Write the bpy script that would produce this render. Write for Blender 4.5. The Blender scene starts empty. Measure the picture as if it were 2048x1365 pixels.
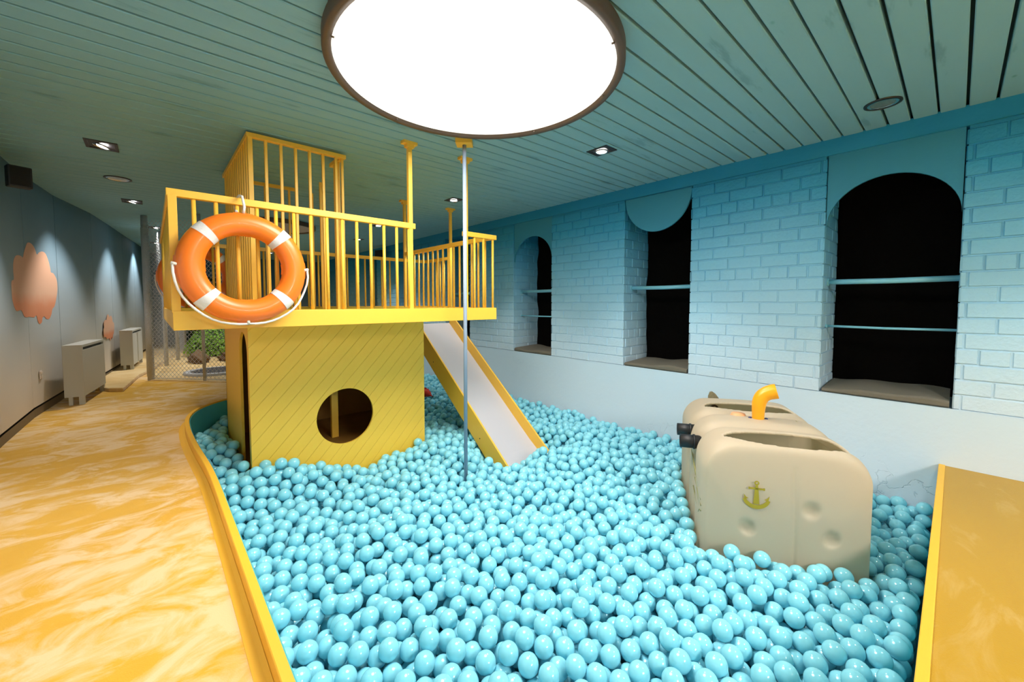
import bpy, math, random
import numpy as np
from mathutils import Vector, Matrix
random.seed(7); rng = np.random.default_rng(7)
S = bpy.context.scene
COL = S.collection
PI = math.pi
R = math.radians

# ------------------------------------------------------------------ camera
CZ = 1.08
AZ = math.atan(890 / 801.0)              # bearing of the view, from +X
cam_d = bpy.data.cameras.new('camera')
cam = bpy.data.objects.new('camera', cam_d); COL.objects.link(cam)
cam_d.sensor_fit = 'HORIZONTAL'; cam_d.sensor_width = 36.0
cam_d.lens = 36.0 * 800 / 2048
cam_d.shift_y = -36.5 / 2048
cam_d.clip_start = 0.05; cam_d.clip_end = 60
cam.location = (0, 0, CZ)
pit = math.atan(40 / 800.0)
cam.rotation_euler = (PI / 2 - pit, 0, AZ - PI / 2)
S.camera = cam
# ------------------------------------------------------------------ world and exposure
S.view_settings.view_transform = 'Standard'
try: S.view_settings.look = 'None'
except Exception: pass
S.view_settings.gamma = 1.0
S.view_settings.use_curve_mapping = False
S.view_settings.exposure = 1.15
W = bpy.data.worlds.new('world'); S.world = W; W.use_nodes = True
W.node_tree.nodes['Background'].inputs[0].default_value = (0.5, 0.6, 0.7, 1)
W.node_tree.nodes['Background'].inputs[1].default_value = 0.02
LAMP_W = 10.8          # radiance of the big round lamps
SPOT_W = 28.0          # watts of each small ceiling spot
LAMP_C = (1.0, 0.93, 0.86)
SPOT_C = (1.0, 0.94, 0.88)

# ------------------------------------------------------------------ helpers
class MB:
    def __init__(s): s.v = []; s.f = []; s.sm = []
    def add(s, vs, fs, smooth=False):
        o = len(s.v); s.v += [tuple(p) for p in vs]
        s.f += [tuple(i + o for i in f) for f in fs]; s.sm += [smooth] * len(fs); return s
    def box(s, x0, x1, y0, y1, z0, z1, M=None):
        vs = [(x, y, z) for x in (x0, x1) for y in (y0, y1) for z in (z0, z1)]
        if M is not None: vs = [M @ Vector(p) for p in vs]
        return s.add(vs, [(0, 1, 3, 2), (4, 6, 7, 5), (0, 4, 5, 1), (2, 3, 7, 6), (0, 2, 6, 4), (1, 5, 7, 3)])
    def tube(s, pts, r, n=12, closed=False, cap=True, smooth=True):
        pts = [Vector(p) for p in pts]; k = len(pts)
        rr = r if hasattr(r, '__len__') else [r] * k
        t0 = (pts[1] - pts[0]).normalized()
        a = t0.orthogonal().normalized(); vs = []; prev = t0
        for i, p in enumerate(pts):
            if closed: t = (pts[(i + 1) % k] - pts[i - 1]).normalized()
            elif i == 0: t = t0
            elif i == k - 1: t = (pts[-1] - pts[-2]).normalized()
            else: t = ((pts[i + 1] - p).normalized() + (p - pts[i - 1]).normalized()).normalized()
            q = prev.rotation_difference(t); a = (q @ a).normalized(); a = (a - t * a.dot(t)).normalized(); prev = t
            b = t.cross(a)
            for j in range(n):
                w = 2 * PI * j / n; vs.append(p + (a * math.cos(w) + b * math.sin(w)) * rr[i])
        fs = []
        for i in range(k if closed else k - 1):
            i2 = (i + 1) % k
            for j in range(n):
                j2 = (j + 1) % n; fs.append((i * n + j, i * n + j2, i2 * n + j2, i2 * n + j))
        s.add(vs, fs, smooth)
        if cap and not closed:
            o = len(s.v) - len(vs)
            s.f.append(tuple(o + j for j in reversed(range(n)))); s.sm.append(False)
            s.f.append(tuple(o + (k - 1) * n + j for j in range(n))); s.sm.append(False)
        return s
    def lathe(s, prof, n=32, c=(0, 0, 0), M=None, smooth=True):
        vs = []; k = len(prof)
        for (r, z) in prof:
            for j in range(n):
                w = 2 * PI * j / n; p = Vector((r * math.cos(w), r * math.sin(w), z))
                if M is not None: p = M @ p
                vs.append(p + Vector(c))
        fs = [(i * n + j, i * n + (j + 1) % n, (i + 1) * n + (j + 1) % n, (i + 1) * n + j) for i in range(k - 1) for j in range(n)]
        return s.add(vs, fs, smooth)
    def prism(s, poly, fn, d0, d1):
        """poly 2-D; fn(u, v, d) -> point; extruded from d0 to d1"""
        n = len(poly); vs = [fn(u, v, d0) for u, v in poly] + [fn(u, v, d1) for u, v in poly]
        fs = [tuple(range(n)), tuple(range(2 * n - 1, n - 1, -1))] + [(i, i + n, (i + 1) % n + n, (i + 1) % n) for i in range(n)]
        return s.add(vs, fs)
    def build(s, name, m, parent=None, bevel=0, seg=2, tri=False, normals=True):
        me = bpy.data.meshes.new(name); me.from_pydata(s.v, [], s.f)
        me.polygons.foreach_set('use_smooth', s.sm); me.update()
        if normals:
            import bmesh
            bm = bmesh.new(); bm.from_mesh(me); bmesh.ops.recalc_face_normals(bm, faces=bm.faces)
            if tri: bmesh.ops.triangulate(bm, faces=[f for f in bm.faces if len(f.verts) > 4])
            bm.to_mesh(me); bm.free()
        o = bpy.data.objects.new(name, me); COL.objects.link(o)
        if m: me.materials.append(m)
        if parent:
            o.parent = parent; o.matrix_parent_inverse = parent.matrix_world.inverted() if False else Matrix.Translation(-parent.location)
        if bevel:
            b = o.modifiers.new('bevel', 'BEVEL'); b.width = bevel; b.segments = seg; b.limit_method = 'ANGLE'; b.harden_normals = False
        return o
def thing(name, label, cat, loc=(0, 0, 0), group=None):
    o = bpy.data.objects.new(name, None); COL.objects.link(o); o.location = loc; o.empty_display_size = .1
    return tag(o, label, cat, group)
def tag(o, label, cat, group=None, kind=None):
    o['label'] = label; o['category'] = cat
    if group: o['group'] = group
    if kind: o['kind'] = kind
    return o
def struct(o): o['kind'] = 'structure'; return o

# ------------------------------------------------------------------ materials
class MT:
    def __init__(s, name):
        s.m = bpy.data.materials.new(name); s.m.use_nodes = True; s.t = s.m.node_tree; s.n = s.t.nodes; s.b = s.n['Principled BSDF']
    def node(s, kind, **kw):
        n = s.n.new(kind)
        for k, v in kw.items():
            if k in [i.name for i in n.inputs]: n.inputs[k].default_value = v
            else: setattr(n, k, v)
        return n
    def link(s, a, b): s.t.links.new(a, b)
def mat(name, c, rough=.5, metal=0, emit=0, bump=0, bscale=40, coat=0, vary=0, vscale=6, ecol=None, alpha=1, spec=None, sheen=0):
    k = MT(name); b = k.b
    b.inputs['Base Color'].default_value = (*c, 1); b.inputs['Roughness'].default_value = rough; b.inputs['Metallic'].default_value = metal
    if coat: b.inputs['Coat Weight'].default_value = coat; b.inputs['Coat Roughness'].default_value = .08
    if spec is not None: b.inputs['Specular IOR Level'].default_value = spec
    if sheen: b.inputs['Sheen Weight'].default_value = sheen
    if emit:
        b.inputs['Emission Color'].default_value = (*(ecol or c), 1); b.inputs['Emission Strength'].default_value = emit
    tc = k.node('ShaderNodeTexCoord')
    if vary:
        n = k.node('ShaderNodeTexNoise', Scale=vscale, Detail=4.0); k.link(tc.outputs['Object'], n.inputs['Vector'])
        mx = k.node('ShaderNodeMix', data_type='RGBA', blend_type='MULTIPLY'); mx.inputs[0].default_value = 1
        r = k.node('ShaderNodeMapRange'); r.inputs[3].default_value = 1 - vary; r.inputs[4].default_value = 1 + vary
        k.link(n.outputs['Fac'], r.inputs[0]); cc = k.node('ShaderNodeCombineColor')
        for i in range(3): k.link(r.outputs[0], cc.inputs[i])
        mx.inputs[6].default_value = (*c, 1); k.link(cc.outputs[0], mx.inputs[7]); k.link(mx.outputs[2], b.inputs['Base Color'])
    if bump:
        n = k.node('ShaderNodeTexNoise', Scale=float(bscale), Detail=3.0); k.link(tc.outputs['Object'], n.inputs['Vector'])
        bp = k.node('ShaderNodeBump', Strength=bump, Distance=.01); k.link(n.outputs['Fac'], bp.inputs['Height']); k.link(bp.outputs[0], b.inputs['Normal'])
    return k.m
def ramp(k, stops):
    r = k.node('ShaderNodeValToRGB'); e = r.color_ramp.elements
    e[0].position = stops[0][0]; e[0].color = (*stops[0][1], 1); e[1].position = stops[-1][0]; e[1].color = (*stops[-1][1], 1)
    for p, c in stops[1:-1]:
        x = e.new(p); x.color = (*c, 1)
    return r
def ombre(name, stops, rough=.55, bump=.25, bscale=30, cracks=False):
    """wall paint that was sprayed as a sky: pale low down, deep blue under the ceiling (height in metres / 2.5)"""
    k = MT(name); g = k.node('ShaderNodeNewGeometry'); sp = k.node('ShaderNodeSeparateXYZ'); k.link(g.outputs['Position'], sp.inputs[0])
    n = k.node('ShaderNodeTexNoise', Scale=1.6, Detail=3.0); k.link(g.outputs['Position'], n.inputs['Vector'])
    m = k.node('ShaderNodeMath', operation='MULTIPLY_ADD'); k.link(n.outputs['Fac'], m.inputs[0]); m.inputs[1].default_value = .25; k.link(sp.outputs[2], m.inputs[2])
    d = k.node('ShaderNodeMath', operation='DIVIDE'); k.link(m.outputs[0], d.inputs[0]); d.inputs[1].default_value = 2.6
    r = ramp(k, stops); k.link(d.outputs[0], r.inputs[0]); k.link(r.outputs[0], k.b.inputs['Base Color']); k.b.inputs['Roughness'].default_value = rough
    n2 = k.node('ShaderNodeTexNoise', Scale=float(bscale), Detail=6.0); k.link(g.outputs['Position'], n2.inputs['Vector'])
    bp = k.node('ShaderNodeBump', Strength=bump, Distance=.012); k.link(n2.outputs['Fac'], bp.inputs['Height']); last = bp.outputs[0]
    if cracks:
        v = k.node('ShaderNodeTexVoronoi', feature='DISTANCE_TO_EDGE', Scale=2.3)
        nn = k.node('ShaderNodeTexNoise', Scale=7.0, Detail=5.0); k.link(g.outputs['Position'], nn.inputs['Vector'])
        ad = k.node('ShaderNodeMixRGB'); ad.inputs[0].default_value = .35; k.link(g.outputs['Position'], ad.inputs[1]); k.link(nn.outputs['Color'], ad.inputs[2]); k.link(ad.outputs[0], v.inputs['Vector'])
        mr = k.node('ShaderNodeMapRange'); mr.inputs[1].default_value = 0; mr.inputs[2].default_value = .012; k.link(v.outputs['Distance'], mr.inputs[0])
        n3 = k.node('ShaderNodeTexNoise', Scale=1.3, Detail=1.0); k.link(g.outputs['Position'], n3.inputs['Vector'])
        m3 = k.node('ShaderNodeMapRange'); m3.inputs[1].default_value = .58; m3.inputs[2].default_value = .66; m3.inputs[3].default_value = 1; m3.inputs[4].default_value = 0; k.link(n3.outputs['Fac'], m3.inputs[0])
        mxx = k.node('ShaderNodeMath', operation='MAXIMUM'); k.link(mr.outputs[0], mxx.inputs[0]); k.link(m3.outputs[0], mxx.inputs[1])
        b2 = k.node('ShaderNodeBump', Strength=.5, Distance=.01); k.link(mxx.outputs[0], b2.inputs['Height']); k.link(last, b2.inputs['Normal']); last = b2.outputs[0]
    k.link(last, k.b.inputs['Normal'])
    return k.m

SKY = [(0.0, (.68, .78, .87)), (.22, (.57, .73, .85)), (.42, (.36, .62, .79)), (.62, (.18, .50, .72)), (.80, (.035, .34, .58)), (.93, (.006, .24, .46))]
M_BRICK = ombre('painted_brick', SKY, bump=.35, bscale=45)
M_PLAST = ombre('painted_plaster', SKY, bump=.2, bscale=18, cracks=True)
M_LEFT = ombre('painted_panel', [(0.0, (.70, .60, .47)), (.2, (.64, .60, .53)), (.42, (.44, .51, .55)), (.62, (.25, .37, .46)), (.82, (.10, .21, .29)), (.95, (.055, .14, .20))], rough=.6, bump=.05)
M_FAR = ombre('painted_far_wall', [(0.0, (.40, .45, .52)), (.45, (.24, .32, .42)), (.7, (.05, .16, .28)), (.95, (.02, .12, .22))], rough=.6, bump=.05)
M_PLY = mat('blue_painted_plywood', (.035, .27, .42), .6, bump=.08, bscale=60)
M_BAR = mat('blue_painted_pipe', (.22, .58, .74), .4)

def ceiling_mat():
    k = MT('painted_ceiling_boards'); g = k.node('ShaderNodeNewGeometry')
    mp = k.node('ShaderNodeMapping'); mp.inputs['Scale'].default_value = (1.2, 6.0, 1); k.link(g.outputs['Position'], mp.inputs[0])
    n = k.node('ShaderNodeTexNoise', Scale=1.6, Detail=4.0, Roughness=.6); k.link(mp.outputs[0], n.inputs['Vector'])
    r = ramp(k, [(.0, (.15, .33, .41)), (.30, (.15, .33, .41)), (.37, (.21, .44, .53)), (1, (.235, .47, .56))])
    k.link(n.outputs['Fac'], r.inputs[0])
    # knots and bare nail spots
    v = k.node('ShaderNodeTexVoronoi', Scale=2.2); mp2 = k.node('ShaderNodeMapping'); mp2.inputs['Scale'].default_value = (.9, 1.6, 1)
    k.link(g.outputs['Position'], mp2.inputs[0]); k.link(mp2.outputs[0], v.inputs['Vector'])
    m = k.node('ShaderNodeMapRange'); m.inputs[1].default_value = .018; m.inputs[2].default_value = .05; k.link(v.outputs['Distance'], m.inputs[0])
    mx = k.node('ShaderNodeMix', data_type='RGBA'); mx.inputs[6].default_value = (.08, .26, .28, 1); k.link(m.outputs[0], mx.inputs[0]); k.link(r.outputs[0], mx.inputs[7])
    k.link(mx.outputs[2], k.b.inputs['Base Color']); k.b.inputs['Roughness'].default_value = .6
    n2 = k.node('ShaderNodeTexNoise', Scale=12.0, Detail=5.0); k.link(mp.outputs[0], n2.inputs['Vector'])
    bp = k.node('ShaderNodeBump', Strength=.15, Distance=.01); k.link(n2.outputs['Fac'], bp.inputs['Height']); k.link(bp.outputs[0], k.b.inputs['Normal'])
    return k.m
M_CEIL = ceiling_mat()
M_GAP = mat('dark_gap', (.015, .05, .07), .9)

def carpet(name, deep, mid, pale, lo, hi, rot, sc=(1, 1, 1)):
    """velvety carpet whose brushed pile shows as streaky pale and deep patches"""
    k = MT(name); g = k.node('ShaderNodeNewGeometry')
    mp = k.node('ShaderNodeMapping'); mp.inputs['Rotation'].default_value = (0, 0, R(rot)); mp.inputs['Scale'].default_value = (1.3 * sc[0], 3.6 * sc[1], 1); k.link(g.outputs['Position'], mp.inputs[0])
    n = k.node('ShaderNodeTexNoise', Scale=1.5, Detail=7.0, Roughness=.62, Distortion=.9); k.link(mp.outputs[0], n.inputs['Vector'])
    n1 = k.node('ShaderNodeTexNoise', Scale=.8, Detail=2.0); k.link(g.outputs['Position'], n1.inputs['Vector'])
    a = k.node('ShaderNodeMath', operation='MULTIPLY_ADD'); k.link(n1.outputs['Fac'], a.inputs[0]); a.inputs[1].default_value = .55; k.link(n.outputs['Fac'], a.inputs[2])
    s2 = k.node('ShaderNodeMath', operation='SUBTRACT'); k.link(a.outputs[0], s2.inputs[0]); s2.inputs[1].default_value = .275
    r = ramp(k, [(0, deep), (lo, mid), (hi, pale), (1, pale)]); k.link(s2.outputs[0], r.inputs[0])
    k.link(r.outputs[0], k.b.inputs['Base Color']); k.b.inputs['Roughness'].default_value = .95; k.b.inputs['Specular IOR Level'].default_value = .1
    k.b.inputs['Sheen Weight'].default_value = .25; k.b.inputs['Sheen Roughness'].default_value = .5
    n2 = k.node('ShaderNodeTexNoise', Scale=260.0, Detail=2.0); k.link(g.outputs['Position'], n2.inputs['Vector'])
    bp = k.node('ShaderNodeBump', Strength=.35, Distance=.004); k.link(n2.outputs['Fac'], bp.inputs['Height']); k.link(bp.outputs[0], k.b.inputs['Normal'])
    return k.m
M_CARPET = carpet('golden_carpet', (.64, .325, .004), (.67, .365, .028), (.76, .54, .28), .43, .61, 42, (2.1, 1.15))
M_DECK = carpet('deep_golden_carpet', (.45, .24, .002), (.48, .265, .005), (.60, .38, .10), .60, .80, 5)
M_SAND = carpet('sand_carpet', (.52, .32, .10), (.66, .45, .18), (.76, .58, .30), .45, .62, 20)
M_YEL = mat('yellow_paint', (.95, .55, .06), .42, bump=.04, bscale=80)
M_YEL2 = mat('yellow_panel_paint', (.90, .60, .03), .55, bump=.05, bscale=60)
M_EDGE = mat('yellow_edge_paint', (.90, .50, .04), .5)
M_TEAL = mat('teal_pit_lining', (.06, .45, .52), .55)
M_INSHADE = mat('shade_brown_inner_board', (.30, .14, .02), .8, vary=.2)  # dimness inside the cabin, put into the colour as brown
M_BALL = mat('turquoise_plastic', (.27, .72, .86), .14, spec=.6)

M_WHITE = mat('white_slide_sheet', (.58, .58, .64), .35)
M_STEEL = mat('grey_blue_pole', (.27, .35, .47), .45)
M_ORANGE = mat('orange_plastic', (.93, .20, .012), .38, coat=.2)
M_ROPE = mat('white_rope', (.85, .83, .80), .8, bump=.3, bscale=200)
M_BAND = mat('silver_reflective_band', (.78, .76, .76), .4, bump=.15, bscale=90, vary=.08)
M_CREAM = mat('cream_plastic', (.74, .64, .50), .5, bump=.04, bscale=50)
def translucent(m, c, f):
    t = m.node_tree; out = [n for n in t.nodes if n.type == 'OUTPUT_MATERIAL'][0]; p = t.nodes['Principled BSDF']
    a = t.nodes.new('ShaderNodeBsdfTranslucent'); a.inputs[0].default_value = (*c, 1); x = t.nodes.new('ShaderNodeMixShader'); x.inputs[0].default_value = f
    t.links.new(p.outputs[0], x.inputs[1]); t.links.new(a.outputs[0], x.inputs[2]); t.links.new(x.outputs[0], out.inputs[0])
translucent(M_CREAM, (.9, .8, .6), .4)
M_PERI = mat('amber_plastic', (.95, .42, .01), .35)
M_BLK = mat('black_plastic', (.012, .013, .016), .5)
M_CLOTH = mat('black_cloth', (.0022, .0018, .0015), .95, bump=.6, bscale=14, spec=.08)
M_FOAM = mat('grey_beige_foam', (.16, .145, .11), .9, bump=.3, bscale=60)
M_GOLD = mat('gold_foil', (.45, .33, .02), .45, metal=.1)
M_NAVY = mat('navy_knob', (.01, .02, .12), .35)
M_RAD = mat('beige_painted_metal', (.52, .52, .47), .5)
M_GALV = mat('galvanised_steel', (.50, .51, .53), .6, metal=.1, vary=.3, vscale=30)
M_FRAME = mat('dark_brown_metal', (.10, .065, .045), .5)
M_PLATE = mat('dark_spot_plate', (.02, .017, .02), .5)
M_CHROME = mat('chrome_reflector', (.75, .75, .75), .12, metal=1)
M_LEAF = mat('bush_leaf', (.24, .46, .05), .8, vary=.5, vscale=30)
M_LEAF2 = mat('conifer_needle', (.03, .08, .02), .9, vary=.5, vscale=20)
M_ROCK = mat('brown_rock', (.16, .09, .04), .9, bump=.6, bscale=10, vary=.4)
M_RED = mat('red_soft_plastic', (.7, .03, .01), .5)
def emis(name, c, s):
    k = MT(name); k.b.inputs['Base Color'].default_value = (.8, .8, .8, 1); k.b.inputs['Emission Color'].default_value = (*c, 1); k.b.inputs['Emission Strength'].default_value = s; return k.m
def diffuser_mat(name='lit_lamp_skin', s=1.0):
    k = MT(name); tc = k.node('ShaderNodeTexCoord'); ln = k.node('ShaderNodeVectorMath', operation='LENGTH'); k.link(tc.outputs['Object'], ln.inputs[0])
    r = ramp(k, [(0, (1, 1, 1)), (.62, (1, 1, 1)), (.86, (.25, .25, .25)), (.93, (.05, .05, .05)), (1, (.028, .028, .028))])
    d = k.node('ShaderNodeMath', operation='DIVIDE'); k.link(ln.outputs['Value'], d.inputs[0]); d.inputs[1].default_value = .72; k.link(d.outputs[0], r.inputs[0])
    mu = k.node('ShaderNodeMath', operation='MULTIPLY'); k.link(r.outputs[0], mu.inputs[0]); mu.inputs[1].default_value = LAMP_W * s
    k.b.inputs['Emission Color'].default_value = (*LAMP_C, 1); k.link(mu.outputs[0], k.b.inputs['Emission Strength']); return k.m
M_LAMP = diffuser_mat(); M_LAMP2 = diffuser_mat('lit_lamp_skin_rear', 2.6)
M_LAMPOFF = mat('unlit_lamp_skin', (.45, .38, .36), .6)
M_BULB = emis('lit_spot_glass', (1, .96, .92), 14)

# ------------------------------------------------------------------ the room shell
XW = 3.864; YB = -4.5; YF = 13.0
def zc(x): return 2.31 - .01 * (XW - x)      # the board ceiling rises slightly towards the brick wall
pitch = .122
mb = MB()
y = -.0 - pitch * 38 + .002
while y < YF:
    g = .0050 + random.random() * .003
    if random.random() < .12: g += .004
    xs = [-1.3, 4.6]
    for i in range(1):
        vs = []
        for x in xs:
            z = zc(x)
            vs += [(x, y + g, z + .04), (x, y + g, z + .004), (x, y + g + .004, z), (x, y + pitch - g - .004, z), (x, y + pitch - g, z + .004), (x, y + pitch - g, z + .04)]
        mb.add(vs, [(j, j + 1, j + 7, j + 6) for j in range(5)])
    y += pitch
ceil = struct(mb.build('ceiling', M_CEIL, normals=False))
b = MB(); b.add([(-1.6, YB - .3, zc(-1.6) + .041), (4.9, YB - .3, zc(4.9) + .041), (4.9, YF + .3, zc(4.9) + .041), (-1.6, YF + .3, zc(-1.6) + .041)] +
                [(-1.6, YB - .3, 2.5), (4.9, YB - .3, 2.5), (4.9, YF + .3, 2.5), (-1.6, YF + .3, 2.5)],
                [(0, 1, 2, 3), (7, 6, 5, 4), (0, 4, 5, 1), (1, 5, 6, 2), (2, 6, 7, 3), (3, 7, 4, 0)])
b.build('ceiling_backing', M_GAP, ceil)

# windows along the brick wall: (near edge, far edge, kind)
WIN = [(-.006, .70, 'arch'), (1.73, 2.457, 'disc'), (3.53, 4.262, 'arch'), (5.33, 6.06, 'plain'), (7.13, 7.86, 'plain'), (8.93, 9.66, 'plain'), (-1.80, -1.08, 'arch'), (-3.6, -2.88, 'plain')]
ZS, ZL = .385, 2.195
edges = sorted([w[:2] for w in WIN])
piers = []; last = YB - .2
for a, c in edges: piers.append((last, a)); last = c
piers.append((last, YF))
def brick_face(mb, fn, w, h, zb, course=.0995, L=.262, off=0.0):
    """bricks laid on a face: fn(s, z, d) -> point, d = out of the face"""
    k = 0; z = zb
    while z < zb + h - .02:
        zt = min(z + course, zb + h)
        head = (k % 6 == 3)
        bl = L / 2 if head else L
        s = -(bl / 2 if k % 2 else 0) - off
        while s < w:
            s0 = max(s + .004, 0); s1 = min(s + bl - .004, w)
            if s1 - s0 > .015:
                d = random.uniform(.006, .0105); e = .004; j = random.uniform(-.001, .001)
                z0 = z + .0035 + j; z1 = zt - .0035 + j
                vs = [fn(s0, z0, 0), fn(s1, z0, 0), fn(s1, z1, 0), fn(s0, z1, 0), fn(s0 + e, z0 + e, d), fn(s1 - e, z0 + e, d), fn(s1 - e, z1 - e, d), fn(s0 + e, z1 - e, d)]
                mb.add(vs, [(4, 5, 6, 7), (0, 1, 5, 4), (1, 2, 6, 5), (2, 3, 7, 6), (3, 0, 4, 7)])
            s += bl
        z = zt; k += 1
mb = MB(); XR = 4.39
for a, c in piers:
    mb.box(XW + .008, XR + .1, a + .008, c - .008, ZS - .05, 2.30)
    brick_face(mb, lambda s, z, d, a=a: (XW + .008 - d, a + s, z), c - a, ZL - ZS, ZS, off=random.random() * .2)
    if a > -4: brick_face(mb, lambda s, z, d, a=a: (XR - s, a + .008 - d, z), XR - XW, ZL - ZS, ZS, L=.24)
    if c < YF - .1: brick_face(mb, lambda s, z, d, c=c: (XW + s, c - .008 + d, z), XR - XW, ZL - ZS, ZS, L=.24)
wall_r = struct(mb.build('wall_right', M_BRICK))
# plastered plinth under the windows and the beam above them
def strip(name, z0, z1, xf, m, wob, y0=YB, y1=YF, back=XR + .1):
    n = 160; vs = []; fs = []; rows = 5
    for i in range(n + 1):
        yy = y0 + (y1 - y0) * i / n
        for r in range(rows):
            zz = z0 + (z1 - z0) * r / (rows - 1)
            vs.append((xf + wob * (math.sin(yy * 5.1 + r) + math.sin(yy * 11.3 + 2 * r) * .5), yy, zz))
    for i in range(n):
        for r in range(rows - 1): a = i * rows + r; fs.append((a, a + rows, a + rows + 1, a + 1))
    mb = MB(); mb.add(vs, fs, True)
    mb.box(xf + .01, back, y0, y1, z0, z1)
    return struct(mb.build(name, m, normals=False))
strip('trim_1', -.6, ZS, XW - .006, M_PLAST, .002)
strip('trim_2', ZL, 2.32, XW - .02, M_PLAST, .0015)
# outside of the windows, wall behind, far walls
b = MB(); b.box(XR + .1, XR + .25, YB, YF, -.6, 2.4); b.build('wall_outer', M_GAP); struct(bpy.data.objects['wall_outer'])

def win_frame(i, a, c, kind):
    cy = (a + c) / 2; w = c - a
    # crumpled black cloth closing the back of the opening
    n, m = 26, 40; vs = []; fs = []
    for ii in range(n + 1):
        for jj in range(m + 1):
            yy = a + w * ii / n; zz = ZS + (ZL - ZS) * jj / m
            q = math.sin(yy * 9 + zz * 6 + i) * .012 + math.sin(yy * 23 - zz * 13 + 2 * i) * .006 + math.sin(yy * 5 - zz * 21) * .006
            vs.append((XR - .03 + q, yy, zz))
    for ii in range(n):
        for jj in range(m):
            k = ii * (m + 1) + jj; fs.append((k, k + m + 1, k + m + 2, k + 1))
    names = {0: 'tall arched window nearest the golden deck', 1: 'window with the round blue panel hanging in it', 2: 'narrow-looking arched window beside the slide', 3: 'dark window seen through the yellow railings'}
    if i > 3: return
    mb = MB(); mb.add(vs, fs, True); o = mb.build('blackout_cloth', M_CLOTH)
    sm = o.modifiers.new('thick', 'SOLIDIFY'); sm.thickness = .003
    tag(o, 'black cloth closing the ' + names[i], 'cloth', None)
    # foam pad on the sill
    mb = MB(); n = 16; vs = []; fs = []
    for ii in range(n + 1):
        yy = a + .015 + (w - .03) * ii / n
        zt = ZS + .045 + .010 * math.sin(yy * 7 + i) + .006 * math.sin(yy * 17)
        for (x, z) in ((XW + .02, ZS + .002), (XW + .004, ZS + .012), (XW + .004, zt - .012), (XW + .02, zt), (XW + .25, zt + .012), (XR - .06, zt + .02), (XR - .06, ZS + .002)):
            vs.append((x, yy, z))
    k = 7
    for ii in range(n):
        for j in range(k): fs.append((ii * k + j, ii * k + (j + 1) % k, (ii + 1) * k + (j + 1) % k, (ii + 1) * k + j))
    fs += [tuple(range(k)), tuple(n * k + j for j in reversed(range(k)))]
    mb.add(vs, fs, False); o = mb.build('window_seat_pad', M_FOAM, bevel=.004)
    tag(o, 'grey foam pad on the sill, ' + names[i], 'pad')
    # pipes across the opening
    if kind == 'disc': zs = [(1.245, .020)]
    elif kind == 'arch': zs = [(1.245, .020), (.895, .009)]
    else: zs = [(1.245, .020)]
    for z, r in zs:
        mb = MB(); xx = XW + .16; mb.tube([(xx, a - .01, z), (xx, cy, z - .004), (xx, c + .01, z)], r, 14)
        o = mb.build('window_bar', M_BAR); tag(o, ('thick' if r > .015 else 'thin lower') + ' blue pipe across the ' + names[i], 'bar')
        mb = MB(); mb.tube([(xx, c + .004, z), (xx, c - .012, z)], r * 1.5, 14); mb.build('end_flange', M_BAR, o)
    # plywood panels
    if kind == 'arch':
        zs_, zt = 1.66, 1.985; rz = zt - zs_; n = 28
        pl = [(a + .004, ZL), (a + .004, zs_)]
        pl += [(cy - (w / 2 - .012) * math.cos(PI * j / n), zs_ + rz * math.sin(PI * j / n)) for j in range(n + 1)]
        pl += [(c - .004, zs_), (c - .004, ZL)]
        # build as quad strip between the arch and the top edge
        mb = MB(); front = []; x0, x1 = XW + .012, XW + .032
        ar = [(cy - (w / 2 - .006) * math.cos(PI * j / n), zs_ + rz * math.sin(PI * j / n)) for j in range(n + 1)]
        vs = []
        for x in (x0, x1):
            for (yy, zz) in ar: vs.append((x, yy, zz))
            for (yy, zz) in ar: vs.append((x, yy, ZL))
        N = n + 1; fs = []
        for j in range(n):
            fs.append((j, j + 1, N + j + 1, N + j)); fs.append((2 * N + j, 3 * N + j, 3 * N + j + 1, 2 * N + j + 1))
            fs.append((j, 2 * N + j, 2 * N + j + 1, j + 1))
        mb.add(vs, fs); o = mb.build('arch_panel', M_PLY)
        tag(o, 'blue plywood arch in the top of the ' + names[i], 'panel')
    if kind == 'disc':
        mb = MB(); n = 48; rr = .36; zt = ZL
        pl = [(cy - rr * math.cos(PI * j / n), zt - .005 - .375 * math.sin(PI * j / n)) for j in range(n + 1)]
        mb.prism(pl, lambda u, v, d: (d, u, v), XW + .01, XW + .03)
        o = mb.build('half_round_panel', M_PLY, tri=True)
        tag(o, 'half-round blue plywood panel hanging in the top of the middle window', 'panel')
for i, (a, c, k) in enumerate(WIN): win_frame(i, a, c, k)
for i, (a, c, k) in enumerate(WIN):
    if i > 3:
        b = MB(); b.box(XR - .03, XR, a, c, ZS, ZL); struct(b.build('window_%d' % (i + 1), M_CLOTH))

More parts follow.
